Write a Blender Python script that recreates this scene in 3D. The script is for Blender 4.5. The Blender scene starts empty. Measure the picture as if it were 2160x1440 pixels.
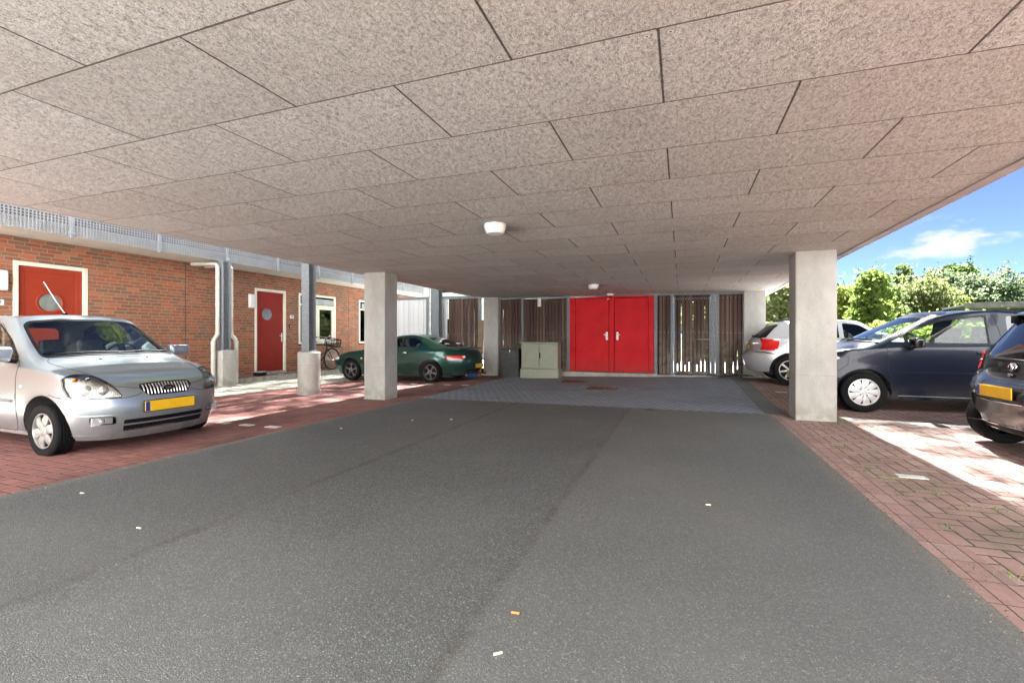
import bpy, bmesh, math, random
import numpy as np
from mathutils import Vector, Matrix
from mathutils.bvhtree import BVHTree
R = math.radians
random.seed(7); rng = np.random.default_rng(7)

# ------------------------------------------------------------------ camera, world, sun, exposure
sc = bpy.context.scene
col = sc.collection
cam_d = bpy.data.cameras.new('camera'); cam = bpy.data.objects.new('camera', cam_d); col.objects.link(cam)
cam.location = (0, 0, 1.16); cam.rotation_euler = (R(90), 0, 0.354874)
cam_d.sensor_width = 36; cam_d.lens = 16.1; cam_d.shift_y = -0.0043; cam_d.clip_start = .05; cam_d.clip_end = 2000
sc.camera = cam
SUN_EL, SUN_AZ = 56.0, 3.0          # azimuth measured from +Y towards +X
world = bpy.data.worlds.new('World'); sc.world = world; world.use_nodes = True
wn = world.node_tree; wn.nodes.clear()
w_out = wn.nodes.new('ShaderNodeOutputWorld'); w_bg = wn.nodes.new('ShaderNodeBackground')
w_sky = wn.nodes.new('ShaderNodeTexSky'); w_sky.sky_type = 'NISHITA'; w_sky.sun_disc = False
w_sky.sun_elevation = R(SUN_EL); w_sky.sun_rotation = R(SUN_AZ)
w_sky.air_density = .13; w_sky.dust_density = .5; w_sky.ozone_density = 3.0
w_sky.altitude = 2500
w_bg.inputs['Strength'].default_value = 0.05
# small fair-weather clouds, as part of the sky itself
w_tc = wn.nodes.new('ShaderNodeTexCoord'); w_map = wn.nodes.new('ShaderNodeMapping'); w_map.inputs['Scale'].default_value = (1, 1, 2.6)
w_map.inputs['Location'].default_value = (.31, .12, .2)
w_n = wn.nodes.new('ShaderNodeTexNoise'); w_n.inputs['Scale'].default_value = 5.2; w_n.inputs['Detail'].default_value = 7; w_n.inputs['Roughness'].default_value = .55
w_r = wn.nodes.new('ShaderNodeMapRange'); w_r.inputs['From Min'].default_value = .565; w_r.inputs['From Max'].default_value = .665
w_r.inputs['To Max'].default_value = .85; w_r.interpolation_type = 'SMOOTHSTEP'
w_mix = wn.nodes.new('ShaderNodeMixRGB'); w_mix.inputs[2].default_value = (1.35, 1.4, 1.45, 1)
wn.links.new(w_tc.outputs['Generated'], w_map.inputs['Vector']); wn.links.new(w_map.outputs[0], w_n.inputs['Vector'])
wn.links.new(w_n.outputs['Fac'], w_r.inputs['Value']); wn.links.new(w_r.outputs[0], w_mix.inputs[0])
wn.links.new(w_sky.outputs[0], w_mix.inputs[1]); wn.links.new(w_mix.outputs[0], w_bg.inputs['Color']); wn.links.new(w_bg.outputs[0], w_out.inputs['Surface'])
sun_d = bpy.data.lights.new('sun', 'SUN'); sun = bpy.data.objects.new('sun', sun_d); col.objects.link(sun)
sun_d.energy = 4.0; sun_d.angle = R(1.0); sun_d.color = (1, .985, .965)
sv = Vector((math.sin(R(SUN_AZ))*math.cos(R(SUN_EL)), math.cos(R(SUN_AZ))*math.cos(R(SUN_EL)), math.sin(R(SUN_EL))))
sun.rotation_euler = sv.to_track_quat('Z', 'Y').to_euler(); sun.location = (0, 30, 40)
sc.view_settings.view_transform = 'Standard'; sc.view_settings.look = 'None'
sc.view_settings.exposure = 4.05; sc.view_settings.gamma = 1
sc.render.engine = 'CYCLES'
cy = sc.cycles
cy.max_bounces = 10; cy.diffuse_bounces = 6; cy.glossy_bounces = 4; cy.transmission_bounces = 6; cy.transparent_max_bounces = 14
cy.use_denoising = True; cy.caustics_reflective = False; cy.caustics_refractive = False; cy.sample_clamp_indirect = 6

# ------------------------------------------------------------------ node helpers
class E:
    """a float socket with arithmetic"""
    def __init__(s, nt, o): s.nt = nt; s.o = o
    def _m(s, op, *a, clamp=False):
        n = s.nt.nodes.new('ShaderNodeMath'); n.operation = op; n.use_clamp = clamp
        for i, v in enumerate((s,)+a):
            if isinstance(v, E): s.nt.links.new(v.o, n.inputs[i])
            else: n.inputs[i].default_value = v
        return E(s.nt, n.outputs[0])
    def __add__(s, b): return s._m('ADD', b)
    def __sub__(s, b): return s._m('SUBTRACT', b)
    def __mul__(s, b): return s._m('MULTIPLY', b)
    def __truediv__(s, b): return s._m('DIVIDE', b)
    def rsub(s, a): return (s*-1)+a
    def floor(s): return s._m('FLOOR')
    def frac(s): return s._m('FRACT')
    def abs(s): return s._m('ABSOLUTE')
    def min(s, b): return s._m('MINIMUM', b)
    def max(s, b): return s._m('MAXIMUM', b)
    def lt(s, b): return s._m('LESS_THAN', b)
    def gt(s, b): return s._m('GREATER_THAN', b)
    def mod(s, b): return s._m('FLOORED_MODULO', b)
    def step(s, a, b, t0=0., t1=1.):
        n = s.nt.nodes.new('ShaderNodeMapRange'); n.interpolation_type = 'SMOOTHSTEP'
        s.nt.links.new(s.o, n.inputs['Value'])
        for k, v in zip(('From Min', 'From Max', 'To Min', 'To Max'), (a, b, t0, t1)): n.inputs[k].default_value = v
        return E(s.nt, n.outputs[0])
def c4(c): return (c[0], c[1], c[2], 1)
class M:
    """material builder"""
    def __init__(s, name, **k):
        s.m = bpy.data.materials.new(name); s.m.use_nodes = True; s.nt = s.m.node_tree; s.L = s.nt.links
        s.b = s.nt.nodes['Principled BSDF']; s.out = s.nt.nodes['Material Output']
        s._tc = None
        for a, v in k.items(): s.set(a, v)
    def set(s, a, v):
        a = {'rough': 'Roughness', 'metal': 'Metallic', 'color': 'Base Color', 'coat': 'Coat Weight', 'coatr': 'Coat Roughness', 'spec': 'Specular IOR Level', 'trans': 'Transmission Weight', 'ior': 'IOR', 'alpha': 'Alpha', 'emit': 'Emission Strength', 'emitc': 'Emission Color'}.get(a, a)
        i = s.b.inputs[a]
        if isinstance(v, E): s.L.new(v.o, i)
        elif hasattr(v, 'is_linked') or hasattr(v, 'links'): s.L.new(v, i)
        elif isinstance(v, tuple): i.default_value = c4(v)
        else: i.default_value = v
    def co(s, kind='Object'):
        if s._tc is None: s._tc = s.nt.nodes.new('ShaderNodeTexCoord')
        return s._tc.outputs[kind]
    def xyz(s, v=None):
        n = s.nt.nodes.new('ShaderNodeSeparateXYZ'); s.L.new(v or s.co(), n.inputs[0])
        return [E(s.nt, n.outputs[i]) for i in range(3)]
    def vec(s, x, y, z=0.):
        n = s.nt.nodes.new('ShaderNodeCombineXYZ')
        for i, v in enumerate((x, y, z)):
            if isinstance(v, E): s.L.new(v.o, n.inputs[i])
            else: n.inputs[i].default_value = v
        return n.outputs[0]
    def mp(s, scale=(1, 1, 1), rot=(0, 0, 0), loc=(0, 0, 0), v=None):
        n = s.nt.nodes.new('ShaderNodeMapping'); n.inputs['Scale'].default_value = scale; n.inputs['Rotation'].default_value = rot; n.inputs['Location'].default_value = loc
        s.L.new(v or s.co(), n.inputs['Vector']); return n.outputs[0]
    def noise(s, sc_, det=3, ro=.5, v=None, dist=0., out='Fac'):
        n = s.nt.nodes.new('ShaderNodeTexNoise'); n.inputs['Scale'].default_value = sc_; n.inputs['Detail'].default_value = det; n.inputs['Roughness'].default_value = ro; n.inputs['Distortion'].default_value = dist
        s.L.new(v or s.co(), n.inputs['Vector'])
        return E(s.nt, n.outputs['Fac']) if out == 'Fac' else n.outputs['Color']
    def vor(s, sc_, v=None, feature='F1', out='Distance', rnd=1.):
        n = s.nt.nodes.new('ShaderNodeTexVoronoi'); n.feature = feature; n.inputs['Scale'].default_value = sc_; n.inputs['Randomness'].default_value = rnd
        s.L.new(v or s.co(), n.inputs['Vector'])
        return E(s.nt, n.outputs[out]) if out == 'Distance' else n.outputs[out]
    def white(s, v):
        n = s.nt.nodes.new('ShaderNodeTexWhiteNoise'); n.noise_dimensions = '3D'; s.L.new(v, n.inputs['Vector']); return E(s.nt, n.outputs['Value'])
    def mix(s, f, a, b, mode='MIX'):
        n = s.nt.nodes.new('ShaderNodeMixRGB'); n.blend_type = mode
        for i, v in enumerate((f, a, b)):
            if isinstance(v, E): s.L.new(v.o, n.inputs[i])
            elif isinstance(v, tuple): n.inputs[i].default_value = c4(v)
            elif isinstance(v, (int, float)): n.inputs[i].default_value = v if i == 0 else (v, v, v, 1)
            else: s.L.new(v, n.inputs[i])
        return n.outputs[0]
    def ramp(s, f, pts):
        n = s.nt.nodes.new('ShaderNodeValToRGB'); s.L.new(f.o, n.inputs[0]); e = n.color_ramp.elements
        while len(e) < len(pts): e.new(.5)
        for q, (p, c) in zip(e, pts): q.position = p; q.color = c4(c)
        return n.outputs[0]
    def bump(s, h, dist=.01, strength=1., coat=False):
        n = s.nt.nodes.new('ShaderNodeBump'); n.inputs['Distance'].default_value = dist; n.inputs['Strength'].default_value = strength
        s.L.new(h.o, n.inputs['Height']); s.L.new(n.outputs[0], s.b.inputs['Normal'])
        return s
def simple(name, color, rough=.5, metal=0., n_amt=.12, n_scale=6., bump=0., **k):
    """plain coat with faint mottling so that no surface is perfectly flat"""
    m = M(name, rough=rough, metal=metal, **k)
    f = m.noise(n_scale, 5, .6)
    d = tuple(c*(1-n_amt) for c in color); l = tuple(min(1, c*(1+n_amt)) for c in color)
    m.set('color', m.mix(f.step(.3, .7), d, l))
    if bump: m.bump(m.noise(n_scale*25, 3), bump)
    return m.m

# ------------------------------------------------------------------ materials: setting
def herringbone(name, cols, joint, w=.1075, edge=.05, rot=0, stain=.5, bumpd=.006, moss=0.):
    m = M(name, rough=.85)
    x, y, z = m.xyz(m.mp(rot=(0, 0, rot)))
    x = x/w+400.; y = y/w+400.
    i = x.floor(); j = y.floor(); fx = x.frac(); fy = y.frac()
    k = (i-j).mod(4.)
    k1 = (k-1.).abs().lt(.5); k2 = (k-2.).abs().lt(.5); H = k.lt(1.5)
    u = (fx+k1)*H+(fy+k2)*H.rsub(1.); v = fy*H+fx*H.rsub(1.)
    d = u.min(u.rsub(2.)).min(v.min(v.rsub(1.)))
    d = d+(m.noise(60, 2)-.5)*.05
    ident = m.vec(i-k1, j-k2, H)
    r = m.white(ident)
    c = m.ramp(r, [(n/(len(cols)-1), q) for n, q in enumerate(cols)])
    gr = m.noise(420, 2, .7)
    c = m.mix(gr.step(.35, .7, 0., .35), c, tuple(min(1, q*1.7+.02) for q in cols[0]))
    big = m.noise(.9, 4, .65)
    c = m.mix(big.step(.45, .72, 0., stain), c, tuple(q*.45 for q in cols[0]))
    if moss:
        ms = m.noise(.7, 5, .7, v=m.mp(loc=(3.3, 1.2, 0)))
        c = m.mix(ms.step(.52, .75, 0., moss), c, (.11, .115, .06))
    mask = d.step(edge*.4, edge)
    c = m.mix(mask, joint, c)
    m.set('color', c)
    m.set('rough', gr.step(.2, .8, .7, .95))
    m.bump(d.step(0., edge*1.9)+gr*.15+r*.12, bumpd)
    return m.m
RED = [(.30, .18, .16), (.37, .23, .205), (.33, .19, .165), (.42, .27, .24), (.31, .20, .185)]
m_pav_r = herringbone('red_pavers', [(q[0]*.95, q[1]*.98, q[2]*.95) for q in RED], (.05, .045, .028), edge=.065, stain=.5, moss=.7)
REDL = [(.26, .10, .088), (.33, .135, .115), (.29, .11, .092), (.36, .155, .135), (.27, .12, .108)]
m_pav_l = herringbone('deep_red_pavers', [tuple(q*.82 for q in c_) for c_ in REDL], (.04, .028, .024), edge=.06, stain=.8, moss=.2)
DK = [(.21, .24, .285), (.25, .28, .325), (.22, .25, .29), (.28, .31, .35)]
m_pav_d = herringbone('dark_pavers', DK, (.025, .026, .03), edge=.10, rot=R(45), stain=.3)

def brickmat(name, bw, rh, mortar, cols, mcol, axes='yz', off=.5, bumpd=.008, stain=.3, rough=.85, rowshift=0., soft=0.):
    m = M(name, rough=rough)
    x, y, z = m.xyz()
    a, b = {'yz': (y, z), 'xz': (x, z), 'xy': (x, y), 'yx': (y, x)}[axes]
    a = a+50.*bw; b = b+40.*rh+rowshift
    rowi = (b/rh).floor()
    sh = m.white(m.vec(rowi, 3.3, 1.1))
    ai = a/bw+(rowi*off)+sh*soft
    fa = ai.frac(); fb = (b/rh).frac()
    d = (fa.min(fa.rsub(1.))*bw).min(fb.min(fb.rsub(1.))*rh)
    d = d+(m.noise(90, 2)-.5)*mortar*.5
    r = m.white(m.vec(ai.floor(), rowi, 0.))
    c = m.ramp(r, [(n/(len(cols)-1), q) for n, q in enumerate(cols)])
    g = m.noise(35, 5, .7)
    c = m.mix(g.step(.4, .75, 0., .5), c, tuple(q*.55 for q in cols[0]))
    c = m.mix(m.noise(1.1, 4, .6).step(.45, .75, 0., stain), c, (.12, .085, .06))
    mask = d.step(mortar*.35, mortar*.62)
    m.set('color', m.mix(mask, mcol, c))
    m.bump(mask+g*.25+r*.15, bumpd)
    return m.m
m_brick = brickmat('orange_red_brick', .235, .0755, .014, [(.31, .085, .042), (.38, .115, .052), (.27, .078, .042), (.17, .092, .058), (.33, .095, .047), (.40, .145, .072), (.20, .105, .062), (.28, .09, .052)], (.27, .23, .15), soft=.5, stain=.55)
m_brickd = brickmat('brick_shade_copy', .235, .0755, .014, [(.07, .06, .06), (.09, .075, .07), (.06, .055, .055)], (.07, .065, .06), soft=.5)  # dark copy of the house brick, gallery shade put into its colour
m_edge_r = brickmat('edge_row_pavers', .108, .214, .006, RED, (.06, .05, .035), axes='xy', off=0., bumpd=.005)
m_band = brickmat('grey_band_pavers', .214, .108, .006, [(.25, .24, .22), (.31, .30, .27), (.28, .265, .24)], (.08, .075, .055), axes='xy', off=.5, bumpd=.004, stain=.2)
m_slab = brickmat('sand_coloured_slabs', .30, .30, .008, [(.40, .375, .31), (.45, .42, .35), (.42, .39, .33)], (.15, .14, .10), axes='xy', off=.5, bumpd=.004, stain=.4)

def asphalt():
    m = M('asphalt', rough=.9)
    x, y, z = m.xyz()
    v = m.vor(150); vc = m.vor(150, out='Color')
    n = m.nt.nodes.new('ShaderNodeSeparateColor'); m.L.new(vc, n.inputs[0]); rr = E(m.nt, n.outputs[0]); r2 = E(m.nt, n.outputs[1])
    v2 = m.vor(420); vc2 = m.vor(420, out='Color'); n2 = m.nt.nodes.new('ShaderNodeSeparateColor'); m.L.new(vc2, n2.inputs[0]); r3 = E(m.nt, n2.outputs[0])
    base = m.ramp(rr, [(0., (.036, .0435, .0475)), (.5, (.072, .081, .0855)), (.85, (.117, .128, .131)), (1., (.33, .345, .34))])
    base = m.mix(r3.gt(.90)*.7, base, (.36, .35, .32))
    base = m.mix(r3.lt(.22)*.6, base, (.05, .05, .048))
    base = m.mix(v.step(.35, .6)*.7, base, (.085, .084, .08))
    # worn wheel tracks are lighter, old joint lines darker: marks in the surface itself
    big = m.noise(.45, 5, .6)
    base = m.mix(big.step(.35, .7, 0., .35), base, (.20, .198, .19))
    patch = m.noise(1.6, 5, .7, v=m.mp(scale=(1, .35, 1)))
    base = m.mix(patch.step(.55, .78, 0., .38), base, (.085, .083, .08))
    w = (m.noise(1.2, 4)-.5)*.25
    # three laying lanes of slightly different mix
    hf = (m.noise(22, 5, .85)-.5)
    base = m.mix((x+hf*.1).step(-.84, -.76, 0., .22), base, (.21, .212, .20)); base = m.mix((x+hf*.1).step(-2.79, -2.70, .30, 0.), base, (.085, .087, .09))
    j1 = ((x+hf*.09)+2.75).abs().step(.012, .06, 1., 0.)
    j2 = ((x+hf*.08)+.80).abs().step(.010, .05, 1., 0.)
    br = m.noise(2.3, 6, .8).step(.38, .62, .12, 1.); crumb = m.noise(55, 4, .8).step(.38, .56, .1, 1.)
    base = m.mix((j1.max(j2*.9))*br*crumb*.75, base, (.05, .04, .032))
    # oil drips and a hairline crack
    oil = m.vor(.9, v=m.mp(scale=(1, .8, 1), loc=(1.3, .4, 0)))
    base = m.mix((oil+hf*.12).step(.03, .13, .7, 0.), base, (.035, .034, .034))
    spots = m.vor(5.5); base = m.mix((spots+hf*.2).step(.03, .07, .5, 0.)*m.noise(1.1, 3).gt(.52), base, (.05, .048, .045))
    pale = m.noise(3.1, 6, .8, v=m.mp(loc=(5, 2, 0))).step(.60, .72, 0., .35); base = m.mix(pale, base, (.27, .265, .25))
    # sand and grit blown against the paved edges
    eg = (x-1.24).abs().min((x+4.75).abs()); base = m.mix((eg+hf*.2).step(.0, .16, .55, 0.)*crumb, base, (.22, .19, .15))
    m.set('color', base)
    m.set('rough', r2.step(0., 1., .62, .95))
    m.bump(v.step(.0, .6, 1., 0.)+r3*.35, .0035)
    return m.m
m_asphalt = asphalt()

def woodwool():
    m = M('wood_wool_cement_board', rough=.95)
    x, y, z = m.xyz()
    PW, PH = 1.2157, .6
    px = x+.0857+PW*20; py = y-1.8726+PH+12.
    row = (py/PH).floor(); odd = row.mod(2.)
    ax = px/PW+odd.rsub(1.)*.5
    fa = ax.frac(); fb = (py/PH).frac()
    da = fa.min(fa.rsub(1.))*PW; db = fb.min(fb.rsub(1.))*PH
    rag = (m.noise(55, 3, .7)-.5)
    s1 = (da+rag*.006).step(.0028, .0066, 1., 0.); s2 = (db+rag*.006).step(.0022, .0058, 1., 0.)
    pid = m.white(m.vec(ax.floor(), row, 0.)); pid2 = m.white(m.vec(ax.floor(), row, 4.))
    # curly strands = contour lines of warped noise, several layers
    st = None
    for i, (s_, a, off) in enumerate([(40, .1, 0.), (48, .9, 3.), (36, 1.7, 7.), (56, 2.4, 11.), (66, 1.2, 15.)]):
        v = m.mp(scale=(1, .62, 1), rot=(0, 0, a), loc=(off, off*.7, 0))
        n = m.noise(s_, 1.2, .5, v=v, dist=.7)
        for lv in (.43, .5, .57):
            q = (n-lv).abs().step(.008, .020, 1., 0.)
            q = q*(.8+.04*((i*3+int(lv*10)) % 5))
            st = q if st is None else st.max(q)
    fine = m.noise(330, 2, .7)
    c = m.ramp(st*.75+fine*.35, [(0., (.055, .045, .033)), (.30, (.245, .222, .188)), (.58, (.60, .585, .54)), (1., (.80, .79, .745))])
    c = m.mix(pid*.34, c, (.44, .39, .33)); 
    c = m.mix(pid2.gt(.6)*.12, c, (.46, .43, .41))
    ring = m.noise(1.3, 5, .7, v=m.mp(loc=(2, 9, 0))).step(.62, .70, 0., .22); c = m.mix(ring, c, (.40, .32, .24))
    dirt = m.noise(.6, 5, .65).step(.5, .8, 0., .35)
    c = m.mix(dirt, c, (.33, .29, .26))
    # darker patches around the two ceiling lamps, fading outwards
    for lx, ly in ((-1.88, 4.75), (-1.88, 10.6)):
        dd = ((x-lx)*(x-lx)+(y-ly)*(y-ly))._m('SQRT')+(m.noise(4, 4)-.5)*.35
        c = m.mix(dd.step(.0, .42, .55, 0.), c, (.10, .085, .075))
    # efflorescence blooms near the open edge
    ef = m.noise(1.5, 5, .7, v=m.mp(loc=(8, 2, 0))).step(.66, .78, 0., .35)*x.step(.2, 1.0)
    c = m.mix(ef, c, (.62, .60, .57))
    # washers and screws at the board corners
    sx = (da-.035).abs()
    for k in (0,):
        dd = ((da-.045)*(da-.045)+(db-.035)*(db-.035))._m('SQRT')
        c = m.mix(dd.step(.017, .0195, .6, 0.), c, (.20, .17, .14))
        c = m.mix(dd.step(.013, .0155, 1., 0.), c, (.74, .71, .66))
        c = m.mix(dd.step(.0035, .005, 1., 0.), c, (.05, .04, .03))
    c = m.mix(s2*.85, c, (.11, .06, .035))
    c = m.mix(s1*.93, c, (.045, .032, .025))
    m.set('color', c)
    m.bump(st*.9+fine*.4-s1*2.5-s2*1.6, .004)
    return m.m
m_wool = woodwool()

def z0_(m): return m.xyz()[2].step(1.5, .1)
def concrete(name, base, stain=.3, bumpd=.002):
    m = M(name, rough=.85)
    f = m.noise(3.2, 6, .65, v=m.mp(scale=(1, 1, .5))); g = m.noise(60, 4, .7)
    c = m.mix(f.step(.3, .7), tuple(q*.84 for q in base), tuple(q*1.1 for q in base))
    c = m.mix(g.step(.58, .8, 0., .3), c, tuple(q*.6 for q in base))
    pores = m.vor(24).step(.08, .15, 1., 0.)*m.noise(9, 3).gt(.47)
    c = m.mix(pores*.8, c, tuple(q*.38 for q in base))
    scuff = m.noise(1., 5, .8, v=m.mp(scale=(9, 9, 2.2), loc=(4, 1, 2))).step(.60, .70, 0., .45)*z0_(m)
    c = m.mix(scuff, c, tuple(q*.5 for q in base))
    x, y, z = m.xyz()
    low = z.step(.0, .45, 1., 0.)*m.noise(7, 4).step(.4, .65)
    c = m.mix(low*stain, c, (.17, .165, .11))
    streak = m.noise(1., 5, .7, v=m.mp(scale=(14, 14, .7))).step(.55, .8, 0., stain*.8)
    c = m.mix(streak, c, tuple(q*.66 for q in base))
    lift = ((z-.62).abs()+(m.noise(12, 3)-.5)*.012).step(.001, .006, 1., 0.)
    c = m.mix(lift*.4, c, tuple(q*.55 for q in base))
    m.set('color', c); m.bump(g*.6-pores*1.2+f*.5, bumpd)
    return m.m
m_conc = concrete('cast_concrete', (.345, .335, .31), .5); m_conc2 = concrete('pale_concrete', (.40, .385, .35), .5)
def galv():
    m = M('galvanised_steel', metal=.0, rough=.5, spec=.2)
    r = m.vor(55, out='Color'); n = m.nt.nodes.new('ShaderNodeSeparateColor'); m.L.new(r, n.inputs[0]); q = E(m.nt, n.outputs[0])
    m.set('color', m.mix(q, (.125, .137, .148), (.20, .215, .23))); m.set('rough', q.step(0., 1., .35, .6)); return m.m
m_galv = galv()
m_rail = simple('painted_grating', (.31, .32, .33), .5, .1)
def slatwood():
    m = M('weathered_hardwood', rough=.75)
    x, y, z = m.xyz()
    idn = m.white(m.vec((x/.0965+300.).floor(), 1., 1.)); id2 = m.white(m.vec((x/.0965+300.).floor(), 5., 1.))
    g = m.noise(1., 6, .7, v=m.mp(scale=(60, 60, 1.6)))
    c = m.ramp(idn, [(0., (.035, .016, .011)), (.35, (.065, .029, .019)), (.7, (.095, .048, .030)), (1., (.14, .085, .055))])
    c = m.mix(g.step(.35, .7, 0., .55), c, (.035, .02, .014))
    grey = z.step(1.7, .1)*x.step(-1.2, .2)*(m.noise(5, 5, .7).step(.3, .7))
    c = m.mix(grey*.75, c, (.22, .195, .165))
    m.set('color', c); m.bump(g, .003); return m.m
m_slat = slatwood()
def slatgrey():
    m = M('silver_weathered_boards', rough=.6)
    x, y, z = m.xyz(); idn = m.white(m.vec((x/.0965+300.).floor(), 2., 1.))
    g = m.noise(1., 6, .7, v=m.mp(scale=(60, 60, 1.6)))
    c = m.mix(idn, (.50, .50, .51), (.62, .62, .63)); c = m.mix(g.step(.45, .75, 0., .3), c, (.35, .35, .36))
    m.set('color', c); return m.m
m_slatg = slatgrey()
def doorred():
    m = M('signal_red_paint', rough=.5, spec=.1); x, y, z = m.xyz(); f = m.noise(2.5, 4)
    c = m.mix(f.step(.3, .7), (.47, .008, .014), (.55, .012, .018)); d = z.step(.5, .02)*m.noise(11, 5, .75).step(.38, .62); c = m.mix(d*.55, c, (.17, .05, .04))
    s_ = m.noise(1., 4, .7, v=m.mp(scale=(30, 30, 1.5))).step(.62, .75, 0., .35); c = m.mix(s_, c, (.36, .02, .02)); m.set('color', c); m.bump(m.noise(70, 3), .0006); return m.m
m_red = doorred()
m_redd = simple('brick_red_door_paint', (.28, .036, .015), .45, n_amt=.08, n_scale=2, spec=.25)
m_redd2 = simple('dark_red_door_paint', (.22, .018, .011), .4, n_amt=.08, n_scale=2, spec=.25)
m_cream = simple('cream_frame_paint', (.70, .67, .56), .45, n_amt=.04)
m_white = simple('white_plastic', (.72, .73, .72), .35, n_amt=.03)
m_soffit = simple('pale_soffit_paint', (.55, .53, .48), .8, n_amt=.07, n_scale=2)
m_fascia = simple('edge_board', (.42, .38, .36), .6, n_amt=.12, n_scale=4)
m_black = simple('black_plastic', (.006, .006, .0065), .5, spec=.12)
m_black2 = simple('satin_black', (.007, .007, .0075), .35, spec=.2)
m_zinc = simple('zinc_pipe', (.40, .42, .42), .4, .5, n_amt=.2, n_scale=5)
m_pipe = simple('pale_pvc_pipe', (.50, .48, .43), .4, n_amt=.12, n_scale=5)
m_cab = simple('olive_grey_cabinet_paint', (.25, .26, .195), .5, n_amt=.06, n_scale=3)
m_dkbox = simple('dark_steel_paint', (.028, .030, .028), .55, n_amt=.4, n_scale=5)
m_rust = simple('rusty_iron', (.12, .045, .02), .85, n_amt=.5, n_scale=30, bump=.002)
m_hole = simple('dark_hollow', (.006, .006, .006), .9)
m_bluep = simple('blue_crate_plastic', (.01, .09, .34), .4)
m_tan = simple('tan_board', (.20, .14, .085), .8, n_amt=.2, n_scale=6)
m_rope = simple('rubber_hose', (.03, .03, .03), .6)
m_ochre = simple('ochre_foam', (.45, .22, .04), .8)
m_paper = simple('crumpled_paper', (.55, .56, .60), .8, n_amt=.25, n_scale=30)
m_whitebrick = simple('white_marking_stone', (.62, .60, .57), .8, n_amt=.12, n_scale=20, bump=.001)
m_butt = simple('cigarette_filter', (.66, .58, .42), .8); m_orange = simple('orange_filter', (.62, .22, .05), .8)
m_dirt = simple('soil', (.10, .085, .055), .95, n_amt=.4, n_scale=8)
m_chrome = simple('chrome', (.75, .76, .77), .12, 1., n_amt=.02)
m_ink = simple('black_ink', (.03, .04, .04), .6)
def glassmat(name, tint=(.75, .85, .82), tr=.75, rough=.02, spec=1.5):
    m = M(name); nt = m.nt; nt.nodes.remove(m.b)
    t = nt.nodes.new('ShaderNodeBsdfTransparent'); t.inputs[0].default_value = c4(tuple(q*tr for q in tint))
    g = nt.nodes.new('ShaderNodeBsdfGlossy'); g.inputs['Roughness'].default_value = rough; g.inputs[0].default_value = (.95, .97, 1, 1)
    f = nt.nodes.new('ShaderNodeFresnel'); f.inputs[0].default_value = spec
    mx = nt.nodes.new('ShaderNodeMixShader'); m.L.new(f.outputs[0], mx.inputs[0]); m.L.new(t.outputs[0], mx.inputs[1]); m.L.new(g.outputs[0], mx.inputs[2])
    m.L.new(mx.outputs[0], m.out.inputs['Surface']); return m.m
m_glass = glassmat('car_glass', (.84, .95, .89), .93, .015, 1.5)
m_glassd = glassmat('tinted_car_glass', (.45, .55, .5), .55, .02, 1.7)
m_wglass = glassmat('window_glass', (.8, .85, .8), .7, .01, 1.6)
m_lens = glassmat('lamp_lens', (.95, .95, .92), .95, .03, 1.5)
m_curtain = simple('grey_curtain', (.30, .33, .33), .9, n_amt=.25, n_scale=9)

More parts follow.
